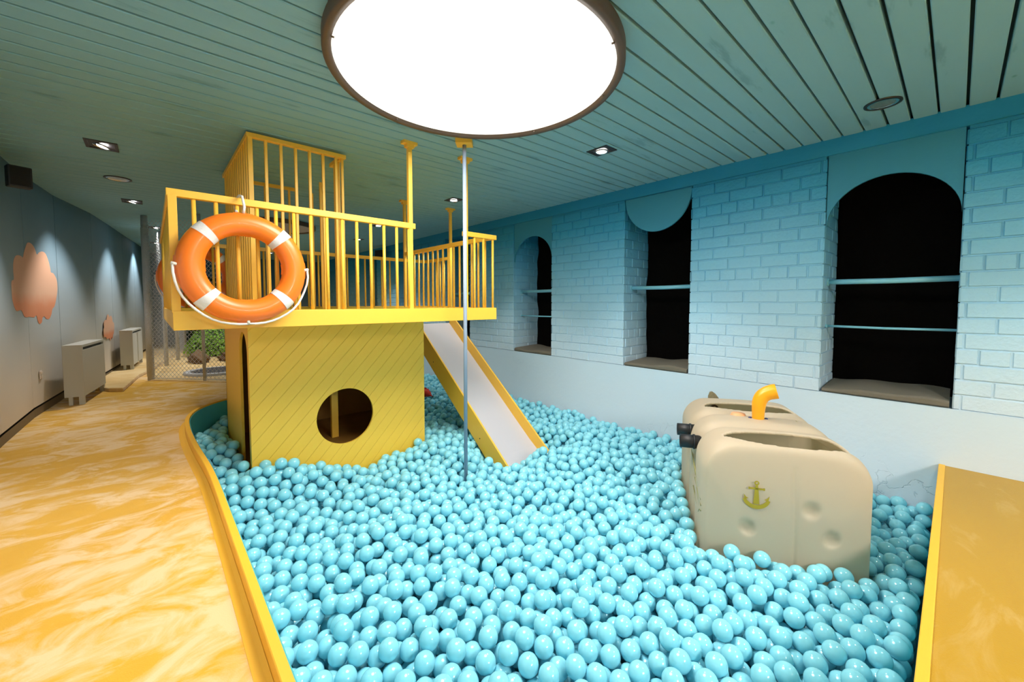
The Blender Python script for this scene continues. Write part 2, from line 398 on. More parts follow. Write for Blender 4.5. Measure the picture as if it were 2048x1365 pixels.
# left wall: upright panels, following a slight bend, with painted clouds
LW = [(-.90, YB), (-.885, 3.0), (-.875, 4.85), (-.856, 5.76), (-.77, 6.72), (-.65, 7.3), (-.53, 7.9), (-.42, 9.0), (-.28, 10.3), (-.13, 11.6), (.03, YF)]
def lwx(y):
    for (x0, y0), (x1, y1) in zip(LW, LW[1:]):
        if y <= y1: return x0 + (x1 - x0) * (y - y0) / (y1 - y0)
    return LW[-1][0]
mb = MB(); seams = [YB, -3.6, -2.7, -1.8, -.9, 0, .95, 1.9, 2.85, 3.8, 4.78, 5.76, 6.72, 7.72, 8.72, 9.7, 10.7, 11.7, YF]
for y0, y1 in zip(seams, seams[1:]):
    p = Vector((lwx(y0), y0, 0)); q = Vector((lwx(y1), y1, 0)); t = (q - p).normalized(); nn = Vector((t.y, -t.x, 0)); p = p + t * .004; q = q - t * .004
    vs = []
    for e in (p, q):
        for z in (.09, 2.30): vs += [e + Vector((0, 0, z)), e - nn * .02 + Vector((0, 0, z))]
    mb.add(vs, [(0, 4, 6, 2), (0, 2, 3, 1), (4, 5, 7, 6), (0, 1, 5, 4), (2, 6, 7, 3)])
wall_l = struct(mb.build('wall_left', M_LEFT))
mb = MB()
for (x0, y0), (x1, y1) in zip(LW, LW[1:]):
    mb.add([(x0 - .015, y0, -.1), (x1 - .015, y1, -.1), (x1 - .015, y1, 2.33), (x0 - .015, y0, 2.33), (x0 - .3, y0, -.1), (x1 - .3, y1, -.1), (x1 - .3, y1, 2.3), (x0 - .3, y0, 2.3)],
           [(0, 1, 2, 3), (4, 7, 6, 5), (0, 4, 5, 1), (3, 2, 6, 7), (0, 3, 7, 4), (1, 5, 6, 2)])
mb.build('wall_backing', mat('grey_green_backing', (.03, .03, .025), .8), wall_l)
def cloud(name, zlo, zhi, lobes):
    """a painted cloud: rounded lobes on top, drips below, on the wall surface"""
    pts = list(lobes)
    # smooth closed spline
    out = []; n = len(pts)
    for i in range(n):
        p0, p1, p2, p3 = pts[i - 1], pts[i], pts[(i + 1) % n], pts[(i + 2) % n]
        for k in range(5):
            t = k / 5
            out.append(tuple(.5 * ((2 * p1[a]) + (-p0[a] + p2[a]) * t + (2 * p0[a] - 5 * p1[a] + 4 * p2[a] - p3[a]) * t * t + (-p0[a] + 3 * p1[a] - 3 * p2[a] + p3[a]) * t ** 3) for a in (0, 1)))
    k = MT(name + '_paint'); g = k.node('ShaderNodeNewGeometry'); sp = k.node('ShaderNodeSeparateXYZ'); k.link(g.outputs['Position'], sp.inputs[0])
    nz = k.node('ShaderNodeTexNoise', Scale=5.0, Detail=2.0); k.link(g.outputs['Position'], nz.inputs['Vector'])
    m = k.node('ShaderNodeMapRange'); m.inputs[1].default_value = zlo; m.inputs[2].default_value = zhi; k.link(sp.outputs[2], m.inputs[0])
    ad = k.node('ShaderNodeMath', operation='MULTIPLY_ADD'); k.link(nz.outputs['Fac'], ad.inputs[0]); ad.inputs[1].default_value = .15; k.link(m.outputs[0], ad.inputs[2])
    r = ramp(k, [(0, (.72, .25, .12)), (.32, (.80, .33, .18)), (.47, (.85, .52, .36)), (1, (.84, .48, .32))]); k.link(ad.outputs[0], r.inputs[0]); k.link(r.outputs[0], k.b.inputs['Base Color']); k.b.inputs['Roughness'].default_value = .6
    mb = MB(); mb.prism(out, lambda u, v, d: (lwx(u) + d, u, v), .0015, .0025); return mb.build('painted_cloud', k.m, wall_l, tri=True)
CL1 = [(5.282, 1.22), (5.302, 1.265), (5.365, 1.281), (5.363, 1.362), (5.389, 1.436), (5.45, 1.48), (5.527, 1.498), (5.635, 1.499), (5.689, 1.492), (5.748, 1.548), (5.795, 1.595), (5.839, 1.637), (5.898, 1.65), (5.972, 1.64), (6.036, 1.609), (6.086, 1.556), (6.153, 1.582), (6.253, 1.602), (6.351, 1.588), (6.429, 1.52), (6.474, 1.447), (6.49, 1.406), (6.573, 1.397), (6.664, 1.344), (6.687, 1.266), (6.654, 1.171), (6.553, 1.048), (6.473, 1.017), (6.425, 0.958), (6.357, 0.915), (6.265, 0.914), (6.202, 0.94), (6.146, 0.931), (6.116, 0.886), (6.05, 0.872), (6.004, 0.903), (5.973, 0.956), (5.911, 0.941), (5.797, 0.948), (5.689, 0.948), (5.622, 0.958), (5.564, 1.001), (5.502, 1.016), (5.395, 1.009), (5.332, 1.044), (5.287, 1.11)]
cloud('cloud', .87, 1.65, CL1)
cloud('small_cloud', .52, .91, [(8.02 + (y - 5.282) * .52, .52 + (z - .872) * .50) for y, z in CL1])
b = MB()
for (x0, y0), (x1, y1) in zip(LW, LW[1:]): b.add([(x0 + .004, y0, 0), (x1 + .004, y1, 0), (x1 + .004, y1, .075), (x0 + .004, y0, .075)], [(0, 1, 2, 3)])
struct(b.build('baseboard_left', mat('brown_grey_skirting', (.16, .12, .07), .6), normals=False))
# ends of the room
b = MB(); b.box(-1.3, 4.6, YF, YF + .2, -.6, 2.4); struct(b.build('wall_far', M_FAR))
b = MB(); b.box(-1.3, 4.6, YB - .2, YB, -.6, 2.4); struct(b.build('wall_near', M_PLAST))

# ------------------------------------------------------------------ floor with the pit cut out
RIM = [(.25, .06), (.25, 1.0), (.25, 2.0), (.245, 2.9), (.215, 3.5), (.20, 3.9), (.20, 4.2), (.212, 4.42), (.25, 4.62), (.32, 4.80), (.42, 4.94), (.56, 5.06), (.75, 5.14), (1.0, 5.19), (1.3, 5.22), (1.62, 5.25), (1.78, 5.34), (1.88, 5.5), (1.92, 5.75), (1.94, 6.4), (1.94, 7.6), (1.98, 7.8), (2.12, 7.95), (2.4, 8.0), (XW, 8.02)]
PIT = RIM + [(XW, .04), ]
XL = -1.1
mb = MB()
fp = [(XL, YB), (4.4, YB), (4.4, .04), (.22, .04)] + [(x - .03 if i < 12 else x, y + (.03 if i >= 11 else 0)) for i, (x, y) in enumerate(RIM[1:], 1)] + [(4.4, 8.05), (4.4, YF), (XL, YF)]
mb.add([(x, y, 0) for x, y in fp], [tuple(range(len(fp)))])
floor = struct(mb.build('floor', M_CARPET, tri=True))
# the raised deck at the camera's right has its own darker carpet inset and a painted edge
b = MB(); b.box(.9, XW - .008, YB + .01, .012, -.02, .006); struct(b.build('floor_deck', M_DECK))
b = MB(); b.box(.3, XW - .01, .012, .042, -.035, .012); o = b.build('deck_edging', M_EDGE, bevel=.003); MB().box(.3, XW - .01, .030, .041, -.5, -.036).build('lining', M_TEAL, o).matrix_parent_inverse = Matrix(); tag(o, 'bright yellow edge strip between the ball pit and the golden deck', 'edging')
b = MB(); pb = [(XW + .3 if x >= XW else x, y) for x, y in PIT]; b.add([(x, y, -.52) for x, y in pb], [tuple(range(len(pb)))]); struct(b.build('floor_pit', M_TEAL, tri=True))
# curved edge board
rim = thing('ball_pit_edge', 'curved yellow board edging the ball pit beside the left carpet, teal inside', 'edging', (.25, 2, 0))
def offs(poly, d):
    out = []
    for i, p in enumerate(poly):
        a = Vector(poly[max(i - 1, 0)]); c = Vector(poly[min(i + 1, len(poly) - 1)]); t = (c - a).normalized(); out.append((p[0] - t.y * d, p[1] + t.x * d))
    return out
def spl(P, k=6):
    out = []
    for i in range(len(P) - 1):
        p0 = P[max(i - 1, 0)]; p1 = P[i]; p2 = P[i + 1]; p3 = P[min(i + 2, len(P) - 1)]
        for j in range(k):
            t = j / k; out.append(tuple(.5 * ((2 * p1[a]) + (-p0[a] + p2[a]) * t + (2 * p0[a] - 5 * p1[a] + 4 * p2[a] - p3[a]) * t * t + (-p0[a] + 3 * p1[a] - 3 * p2[a] + p3[a]) * t ** 3) for a in (0, 1)))
    return out + [P[-1]]
RS = spl(RIM[:20])
def ribbon(poly, prof):
    k = len(prof); vs = []; fs = []
    L = [offs(poly, d) for d, z in prof]
    for i in range(len(poly)):
        for j in range(k): vs.append((*L[j][i], prof[j][1]))
    for i in range(len(poly) - 1):
        for j in range(k): fs.append((i * k + j, i * k + (j + 1) % k, (i + 1) * k + (j + 1) % k, (i + 1) * k + j))
    return MB().add(vs, fs)
ribbon(RS, [(.030, -.05), (.030, .077), (.027, .08), (.003, .08), (0, .077), (0, -.05)]).build('board', M_EDGE, rim)
ribbon(RS, [(-.001, -.5), (-.001, .066), (-.006, .066), (-.006, -.5)]).build('lining', M_TEAL, rim)
rs2 = spl(RIM[19:]); ribbon(rs2, [(.03, -.5), (.03, .05), (0, .05), (0, -.5)]).build('back_board', M_EDGE, rim)
# a soft cove of carpet where it meets the board
ribbon([p for p in RS if p[1] < 5.0], [(.031, -.01), (.031, .018), (.045, .006), (.07, .0015), (.075, -.01)]).build('carpet_cove', M_EDGE, rim)

# ------------------------------------------------------------------ playhouse
Y0, Y1 = 2.77, 5.12; X0, X1 = .082, 2.305; ZT, ZB = 1.036, .932; XE = 2.95; YE = 4.42
house = thing('yellow_playhouse', 'yellow wooden playhouse with railed platform, slatted tower and porthole cabin in the ball pit', 'playhouse', (1.2, 3.9, -.5))
b = MB(); b.box(X0 + .02, X1 - .02, Y0 + .02, Y1 - .02, ZB + .02, ZT - .006); b.box(X1 - .02, XE - .02, YE + .02, Y1 - .02, ZB + .02, ZT - .006); b.build('platform_floor', M_YEL2, house)
b = MB()
b.box(X0, X1, Y0, Y0 + .02, ZB, ZT); b.build('fascia', M_YEL, house, bevel=.002)
MB().box(X0, X0 + .02, Y0 + .0205, Y1, ZB, ZT).build('fascia', M_YEL, house, bevel=.002)
MB().box(X1 - .02, X1, Y0 + .0205, YE, ZB, ZT).build('fascia', M_YEL, house, bevel=.002)
MB().box(X0 + .021, XE, Y1 - .02, Y1, ZB, ZT).build('fascia', M_YEL, house, bevel=.002)
MB().box(XE - .02, XE, YE, Y1 - .021, ZB, ZT).build('fascia', M_YEL, house, bevel=.002)
ZR = 1.682
def rail(p, q, z=ZR, h=.040, w=.036):
    p = Vector((*p, z - h)); q = Vector((*q, z - h)); t = (q - p).normalized(); nn = Vector((-t.y, t.x, 0)) * w / 2
    vs = [p + nn, p - nn, q - nn, q + nn]; vs += [v + Vector((0, 0, h)) for v in vs]
    return MB().add(vs, [(0, 3, 2, 1), (4, 5, 6, 7), (0, 1, 5, 4), (1, 2, 6, 5), (2, 3, 7, 6), (3, 0, 4, 7)]).build('handrail', M_YEL, house, bevel=.003)
def post(x, y, z0, z1, r=.010, name='baluster', sq=False):
    if sq: return MB().box(x - r, x + r, y - r, y + r, z0, z1).build(name, M_YEL, house, bevel=.002)
    return MB().tube([(x, y, z0), (x, y, z1)], r, 12).build(name, M_YEL, house)
yf = Y0 + .028
rail((X0 - .008, yf), (1.515, yf)); rail((1.965, yf), (X1 + .012, yf))
for i in range(1, 15): post(.089 + .0983 * i, yf, ZT - .01, ZR - .035, .0105)
post(.098, yf, ZT - .01, ZR - .03, .019, 'corner_post', True)
for x in (2.083, 2.18, 2.285): post(x, yf, ZT - .01, ZR - .035, .0105)
def ceiling_post(x, y, z0=ZT - .01):
    o = post(x, y, z0, zc(x) - .012, .0155, 'ceiling_post', True)
    MB().box(x - .055, x + .055, y - .03, y + .03, zc(x) - .02, zc(x)).build('ceiling_bracket', M_YEL, o).parent = o
    MB().box(x - .03, x + .03, y - .022, y + .022, zc(x) - .045, zc(x) - .02).build('bracket_block', M_YEL, o)
    return o
for (x, y) in ((1.478, yf), (1.99, yf), (2.275, YE + .02), (2.92, YE + .02)):
    o = ceiling_post(x, y)
for c in [c for c in bpy.data.objects if c.name.startswith(('ceiling_bracket', 'bracket_block'))]: c.matrix_parent_inverse = Matrix()
xs_ = X1 - .028
rail((xs_, yf + .02), (xs_, YE)); n = 15
for i in range(n): post(xs_, yf + .10 + i * (YE - yf - .10) / n, ZT - .01, ZR - .035, .0105)
xl = X0 + .012
rail((xl, yf + .02), (xl, Y1 - .03)); n = 20
for i in range(1, n): post(xl, yf + i * .114, ZT - .01, ZR - .035, .0105)
yb = Y1 - .028
rail((xl, yb), (XE - .02, yb)); n = 24
for i in range(n): post(xl + .05 + i * .112, yb, ZT - .01, ZR - .035, .0105)
rail((XE - .028, YE + .01), (XE - .028, yb - .02))
for i in range(6): post(XE - .028, YE + .08 + i * .1, ZT - .01, ZR - .035, .0105)
# slatted tower (its slats stand on the platform and reach the ceiling)
TX0, TX1, TY0, TY1 = .535, 1.168, 3.34, 4.56; ZN = 2.262
def beam(x0, x1, y0, y1, z0, z1, name='tower_rail'): return MB().box(x0, x1, y0, y1, z0, z1).build(name, M_YEL, house, bevel=.002)
beam(TX0 - .012, TX1 + .03, TY0 - .02, TY0 + .02, ZN - .03, ZN); beam(TX0 - .012, TX0 + .024, TY0 + .021, TY1 + .02, ZN - .03, ZN); beam(TX0 + .025, TX1 - .02, TY1 - .015, TY1 + .015, ZN - .045, ZN - .015)
for i in range(1, 7): post(TX0 + .010 + i * .0965, TY0, ZT - .01, ZN - .02, .0095, 'slat', True)
post(TX1 + .004, TY0, ZT - .01, ZN - .02, .0095, 'slat', True)
post(TX0 + .010, TY0, ZT - .01, ZN - .02, .015, 'slat', True)
for i in range(1, 13): MB().box(TX0 - .004, TX0 + .02, TY0 + i * .097 - .015, TY0 + i * .097 + .015, ZT - .01, ZN - .02).build('slat', M_YEL, house, bevel=.002)
for i in (1, 3, 5): post(TX0 + .01 + i * .105, TY1, ZT - .01, ZN - .03, .0095, 'slat', True)
for i in (1, 2): post(TX1 + .004, TY0 + i * .085, ZT - .01, ZN - .02, .0095, 'slat', True)
beam(TX1 - .012, TX1 + .02, TY0 + .021, TY0 + .26, ZN - .035, ZN - .005)
MB().box(1.13, 1.175, 3.78, 3.80, ZT - .01, 2.14).build('plank_post', M_YEL, house, bevel=.002)
MB().box(1.10, 1.12, 3.93, 3.97, ZT - .01, 2.07).build('plank_post', M_YEL, house, bevel=.002)
# cabin under the platform, with diagonal grooves, a porthole and an arched side door
CX0, CX1, CY0, CY1 = .503, 1.912, 3.38, 4.62; CT = .934; CB = -.5; TH = .018
def groove_mat():
    k = MT('grooved_yellow_board'); tc = k.node('ShaderNodeTexCoord'); sp = k.node('ShaderNodeSeparateXYZ'); k.link(tc.outputs['Object'], sp.inputs[0])
    a = k.node('ShaderNodeMath', operation='ADD'); k.link(sp.outputs[0], a.inputs[0]); k.link(sp.outputs[1], a.inputs[1])
    s = k.node('ShaderNodeMath', operation='MULTIPLY_ADD'); k.link(sp.outputs[2], s.inputs[0]); s.inputs[1].default_value = -.92; k.link(a.outputs[0], s.inputs[2])
    p = k.node('ShaderNodeMath', operation='PINGPONG'); k.link(s.outputs[0], p.inputs[0]); p.inputs[1].default_value = .055
    m = k.node('ShaderNodeMapRange'); m.inputs[1].default_value = .0; m.inputs[2].default_value = .0035; k.link(p.outputs[0], m.inputs[0])
    bp = k.node('ShaderNodeBump', Strength=.7, Distance=.004); k.link(m.outputs[0], bp.inputs['Height']); k.link(bp.outputs[0], k.b.inputs['Normal'])
    k.b.inputs['Base Color'].default_value = (.98, .61, .07, 1); k.b.inputs['Roughness'].default_value = .5
    return k.m
M_GRV = groove_mat()
def holed(name, u0, u1, v0, v1, hole, fn, d, m):
    """rectangular panel with one hole (closed loop around hole centre)"""
    n = len(hole); cu = sum(p[0] for p in hole) / n; cv = sum(p[1] for p in hole) / n
    out = []
    for (u, v) in hole:
        du, dv = u - cu, v - cv; ts = []
        if du > 1e-9: ts.append((u1 - cu) / du)
        if du < -1e-9: ts.append((u0 - cu) / du)
        if dv > 1e-9: ts.append((v1 - cv) / dv)
        if dv < -1e-9: ts.append((v0 - cv) / dv)
        t = min(ts); out.append((cu + du * t, cv + dv * t))
    # snap nearest outer points to the corners
    for c in ((u0, v0), (u0, v1), (u1, v0), (u1, v1)):
        i = min(range(n), key=lambda i: (out[i][0] - c[0]) ** 2 + (out[i][1] - c[1]) ** 2); out[i] = c
    vs = [fn(u, v, 0) for u, v in hole] + [fn(u, v, 0) for u, v in out] + [fn(u, v, d) for u, v in hole] + [fn(u, v, d) for u, v in out]
    fs = []
    for i in range(n):
        j = (i + 1) % n
        fs += [(i, j, n + j, n + i), (2 * n + i, 3 * n + i, 3 * n + j, 2 * n + j), (i, 2 * n + i, 2 * n + j, j), (n + i, n + j, 3 * n + j, 3 * n + i)]
    return MB().add(vs, fs).build(name, m, house)
hole = [(1.178 + .231 * math.cos(2 * PI * i / 96), .135 + .231 * math.sin(2 * PI * i / 96)) for i in range(96)]
holed('cabin_front', CX0, CX1, CB, CT, hole, lambda u, v, d: (u, CY0 + d, v), TH, M_GRV)
dy0, dy1 = 3.44, 3.78; zt = .86; rr = (dy1 - dy0) / 2; dc = (dy0 + dy1) / 2
door = [(dy0, -.42), (dc, -.42), (dy1, -.42)] + [(dy1, z) for z in (-.2, .0, .2, .4, .55)] + [(dc + rr * math.cos(PI * i / 20), .86 - rr + rr * math.sin(PI * i / 20)) for i in range(21)] + [(dy0, z) for z in (.55, .4, .2, .0, -.2)]
holed('cabin_side', CY0 + TH, CY1, CB, CT, door, lambda u, v, d: (CX0 + d, u, v), TH, M_GRV)
MB().box(CX1 - TH, CX1, CY0 + TH, CY1, CB, CT).build('cabin_side', M_GRV, house)
MB().box(CX0, CX1, CY1 - TH, CY1, CB, CT).build('cabin_back', M_GRV, house)
MB().box(CX0 + TH, CX1 - TH, CY0 + TH, CY1 - TH, -.50, -.19).build('cabin_floor', M_INSHADE, house)
MB().box(CX0 + TH + .001, CX1 - TH - .001, CY1 - TH - .006, CY1 - TH, -.19, CT).build('inner_shade_sheet', M_INSHADE, house)  # thin brown sheets carry the painted shade of the cabin interior
MB().box(CX1 - TH - .006, CX1 - TH, CY0 + TH, CY1 - TH - .008, -.19, CT).build('inner_shade_sheet', M_INSHADE, house)
MB().box(1.22, 1.28, 3.88, 3.92, -.19, CT).build('inner_post', M_YEL, house, bevel=.002)
for (x, y) in ((.16, 2.86), (.16, 4.95), (2.24, 4.95)):
    pass
MB().box(2.70, 2.75, 4.95, 5.0, -.5, ZB + .02).build('support_leg', M_YEL, house, bevel=.002)
MB().box(.66, .71, 4.98, 5.03, -.5, ZB + .02).build('support_leg', M_YEL, house, bevel=.002)
for o in house.children: pass

# slide
slide = thing('slide', 'white slide with yellow sides coming down into the balls beside the cabin', 'slide', (2.5, 3.5, -.5))
SX0, SX1 = 2.325, 2.87
def sl(y): return -.215 + (y - 2.872) * .77     # top edge of the sides
prof = [(4.46, sl(4.46)), (2.45, sl(2.45))]
for x0, x1 in ((SX0, SX0 + .018), (SX1, SX1 + .018)):
    b = MB(); h = .235 if x0 == SX0 else .235
    pl = [(4.41, sl(4.41)), (2.62, sl(2.62)), (2.62, sl(2.62) - .12), (2.74, sl(2.74) - .26), (4.41, sl(4.41) - .27)]
    b.prism(pl, lambda u, v, d: (d, u, v), x0, x1); b.build('side_board', M_YEL, slide, bevel=.003)
    for u in (3.05, 3.9): MB().tube([(x0 - .002, u, sl(u) - .16), (x0 + .001, u, sl(u) - .16)], .006, 10).build('bolt', M_BLK, slide)
nn_ = 24; vs = []; fs = []
for i in range(nn_ + 1):
    yy = 2.62 + (4.41 - 2.62) * i / nn_; zz = min(sl(yy) - .15, .93)
    
    if yy < 2.95: zz += (2.95 - yy) ** 2 * .6
    for x in (SX0 + .019, SX1 - .001): vs += [(x, yy, zz), (x, yy, zz - .015)]
for i in range(nn_): a = i * 4; fs += [(a, a + 2, a + 6, a + 4), (a + 1, a + 5, a + 7, a + 3), (a, a + 4, a + 5, a + 1), (a + 2, a + 3, a + 7, a + 6)]
MB().add(vs, fs, False).build('sliding_sheet', M_WHITE, slide)

# fireman's pole
pole = thing('firefighter_pole', 'grey-blue metal sliding pole standing in the balls before the platform gap', 'pole', (1.79, 2.53, -.5))
MB().tube([(1.79, 2.53, -.5), (1.765, 2.49, zc(1.77) - .035)], .0145, 20).build('shaft', M_STEEL, pole)
b = MB(); b.box(-.06, .06, -.05, .05, zc(1.77) - .04, zc(1.77), Matrix.Translation((1.765, 2.49, 0)) @ Matrix.Rotation(R(-42), 4, 'Z')); b.build('ceiling_block', M_YEL, pole, bevel=.002)

# life rings
def life_ring(loc, label, rz=0, tilt=0, scale=1.0):
    t = thing('life_ring', label, 'life ring', loc)
    A, B_ = .246, .063; cl = Vector(loc)
    Mx = Matrix.Rotation(rz, 4, 'Z') @ Matrix.Rotation(tilt, 4, 'X') @ Matrix.Scale(scale, 4)
    def P(x, y, z): return (Mx @ Vector((x, y, z))) + cl
    def tor(a0, a1, rb, n=64, m=24, ax=.92):
        vs = []; fs = []
        closed = a1 - a0 > 6.2; N = n if closed else n + 1
        for i in range(N):
            a = a0 + (a1 - a0) * i / n
            for j in range(m):
                w = 2 * PI * j / m; r = A + rb * math.cos(w); vs.append(P(r * math.cos(a), -rb * ax * math.sin(w), r * math.sin(a)))
        for i in range(n):
            i2 = (i + 1) % N
            for j in range(m): fs.append((i * m + j, i * m + (j + 1) % m, i2 * m + (j + 1) % m, i2 * m + j))
        return MB().add(vs, fs, True)
    tor(0, 2 * PI, B_, 96).build('ring_body', M_ORANGE, t)
    for a in (45, 135, 225, 315): tor(R(a - 5.2), R(a + 5.2), B_ + .0018, 6).build('band', M_BAND, t)
    # anchor lugs and rope
    for a in (0, 90, 180, 270):
        c = (A + B_ - .012); tor(R(a - 9), R(a + 9), B_ + .004, 8, ax=.5).build('lug', M_ORANGE, t)
    pts = []
    for a0 in (180, 270):
        for i in range(13):
            a = R(a0 + 90 * i / 12); s = math.sin(PI * i / 12); r = A + B_ + .006 + .013 * s + .004 * math.sin(6 * i)
            pts.append(P(r * math.cos(a), -.02 - .012 * math.sin(i * 1.3), r * math.sin(a) - .006 * s))
    MB().tube(pts, .0062, 8).build('rope', M_ROPE, t)
    for a in (180, 270, 360):
        r = A + B_; MB().tube([P((r - .012) * math.cos(R(a)), -.026, (r - .012) * math.sin(R(a))), P((r + .012) * math.cos(R(a)), -.024, (r + .012) * math.sin(R(a)) + .006)], .008, 8).build('knot', M_ROPE, t)
    return t, P
t, P = life_ring((.400, 2.695, 1.276), 'large orange life ring with silver bands hanging on the front of the yellow railing', 0, R(-4))
MB().tube([P(0, -.02, .305), P(.004, -.03, .34), P(0, .0, .405), P(-.004, .06, .425), P(-.02, .105, .405), P(-.02, .11, .36), P(-.02, .06, .33)], .007, 8).build('hanging_cord', M_ROPE, t)
t, P = life_ring((.37, 5.20, 1.34), 'orange life ring at the back of the playhouse, half hidden behind the slats', PI, 0, 1.06)

# ------------------------------------------------------------------ toy submarine
sub = thing('toy_submarine', 'cream plastic toy submarine with a gold anchor, sitting in the balls by the brick wall', 'toy submarine', (2.9, .9, -.5))
SO = Vector((2.253, .915, 0)); SU = Vector((.508, -.862, 0)); SV = Vector((.862, .508, 0))
SWd, SLn, STop, SBot = .80, 1.14, .315, -.48
def SP(u, v, z): return SO + SU * u + SV * v + Vector((0, 0, z))
def hull():
    nv, nu = 150, 132; vs = []; H = STop - SBot
    grid = []
    for i in range(nv + 1):
        v = i / nv; vv = v * SLn
        e = min(vv, SLn - vv)                                  # rounded near and far ends
        er = .10; inset = 0 if e > er else er - math.sqrt(max(er * er - (er - e) ** 2, 0))
        waist = .036 * math.exp(-((vv - .36) / .05) ** 2) + .036 * math.exp(-((vv - .66) / .05) ** 2)
        topdip = .030 * math.exp(-((vv - .36) / .045) ** 2) + .03 * math.exp(-((vv - .66) / .05) ** 2)
        row = []
        for j in range(nu + 1):
            s = j / nu                                           # 0 bottom-left ... over the top ... 1 bottom-right
            w = SWd / 2; rad = .17
            path = [H - rad, PI / 2 * rad, 2 * (w - rad), PI / 2 * rad, H - rad]; T = sum(path); q = s * T
            if q < path[0]: x, z = -w, q
            elif q < path[0] + path[1]: a = (q - path[0]) / rad; x, z = -w + rad - rad * math.cos(a), H - rad + rad * math.sin(a)
            elif q < sum(path[:3]): x, z = -w + rad + (q - path[0] - path[1]), H
            elif q < sum(path[:4]): a = (q - sum(path[:3])) / rad; x, z = w - rad + rad * math.sin(a), H - rad + rad * math.cos(a)
            else: x, z = w, H - (q - sum(path[:3])) + 0 - 0 + (PI / 2 * rad - rad) ; z = H - rad - (q - sum(path[:4]))
            k = 1 - (inset * .35 + waist) / w
            x *= k
            zz = z - (inset * .45 + topdip) * max(0, min(1, (z - (H - rad)) / rad))
            zz += .012 * (1 - (x / w) ** 2) * (z > H - rad * .5)
            row.append((x + SWd / 2, vv + (0), SBot + zz))
        grid.append(row)
    return grid, nv, nu
def build_hull():
    grid, nv, nu = hull(); vs = [SP(*p) for r in grid for p in r]; fs = []
    def inhole(u, v, z):
        if z < .16: return False
        for (vc, hv, uc, hu) in ((.135, .105, .46, .33), (.84, .11, .43, .31)):
            if ((v - vc) / hv) ** 2 + ((u - uc) / hu) ** 2 < 1 and z > .2: return True
        return False
    # the hole outlines are eased by moving grid rows, then faces inside are dropped
    for i in range(nv):
        for j in range(nu):
            a = i * (nu + 1) + j; c = grid[i][j]; d = grid[i + 1][j + 1]
            if inhole((c[0] + d[0]) / 2, (c[1] + d[1]) / 2, (c[2] + d[2]) / 2): continue
            fs.append((a, a + 1, a + nu + 2, a + nu + 1))
    # end caps: dished faces, from the outline inward
    K = 44
    for end in (0, nv):
        row = grid[end]; cu, cz = SWd / 2, SBot; base = end * (nu + 1); prev = [base + j for j in range(nu + 1)]
        sg = -1 if end == 0 else 1
        for k in range(1, K + 1):
            t = k / K; cur = []
            for j in range(nu + 1):
                u = row[j][0] + (cu - row[j][0]) * t; z = row[j][2] + (cz - row[j][2]) * t
                bulge = .035 * (1 - (1 - min(t * 2.2, 1)) ** 2)
                dent = 0
                for (du, dz) in ((.51, .01), (.22, -.125), (.60, -.125)):
                    dd = math.hypot(u - du, z - dz); dent += .024 * math.exp(-(dd / .034) ** 4)
                dent += .009 * math.exp(-((u - .44) / .010) ** 2) * (z < .22)
                if end == 0: bulge -= dent
                cur.append(len(vs)); vs.append(SP(u, row[j][1] + sg * bulge, z))
            for j in range(nu):
                f = (prev[j], prev[j + 1], cur[j + 1], cur[j]); fs.append(f if end else f[::-1])
            prev = cur
    mb = MB(); mb.add(vs, fs, True); o = mb.build('hull', M_CREAM, sub)
    s = o.modifiers.new('thick', 'SOLIDIFY'); s.thickness = .016; s.offset = -1
    ss = o.modifiers.new('sub', 'SUBSURF'); ss.levels = 1; ss.render_levels = 1
    return o
build_hull()
def raised_rim(vc, hv, uc, hu):
    pass
# periscope
pc = SP(.40, .53, .31)
px_ = [pc + Vector((0, 0, -.05)), pc + Vector((0, 0, .03)), pc + Vector((0, 0, .10)), pc + Vector((.004, -.004, .135)) , pc + SU * .02 + Vector((0, 0, .168)), pc + SU * .055 + Vector((0, 0, .192)), pc + SU * .10 - SV * .01 + Vector((0, 0, .205))]
pr = [.034, .034, .040, .043, .045, .047, .050]
o = MB().tube(px_, pr, 24, cap=False).build('periscope', M_PERI, sub); s = o.modifiers.new('t', 'SOLIDIFY'); s.thickness = .006
s = o.modifiers.new('s', 'SUBSURF'); s.levels = s.render_levels = 2
for sx in (-1, 1):
    MB().lathe([(0, .013), (.009, .010), (.013, 0), (.009, -.010), (0, -.013)], 14, pc + SU * sx * .046 + Vector((0, 0, .012))).build('knob', M_NAVY, sub)
b = MB(); b.lathe([(0, .035), (.04, .03), (.055, 0)], 20, pc - SU * .10 + SV * .07 + Vector((0, 0, -.005))); b.build('orange_hatch', mat('peach_plastic', (.85, .42, .20), .5), sub)
# two ribbed black pipe ends on the left flank
for (v, z, k) in ((.40, .175, 1.25), (.60, .19, 1.2)):
    c = SP(.045, v, z); pts = [c + SU * .0, c - SU * .125]
    o = MB().tube(pts, .034 * k, 20, cap=False).build('pipe_end', M_BLK, sub); s = o.modifiers.new('t', 'SOLIDIFY'); s.thickness = .006
    MB().tube([c - SU * .035, c - SU * .047], .038 * k, 20).build('pipe_collar', M_BLK, o).matrix_parent_inverse = Matrix()
    MB().tube([c - SU * .06, c - SU * .062], .030 * k, 20).build('pipe_plug', M_BLK, o).matrix_parent_inverse = Matrix()
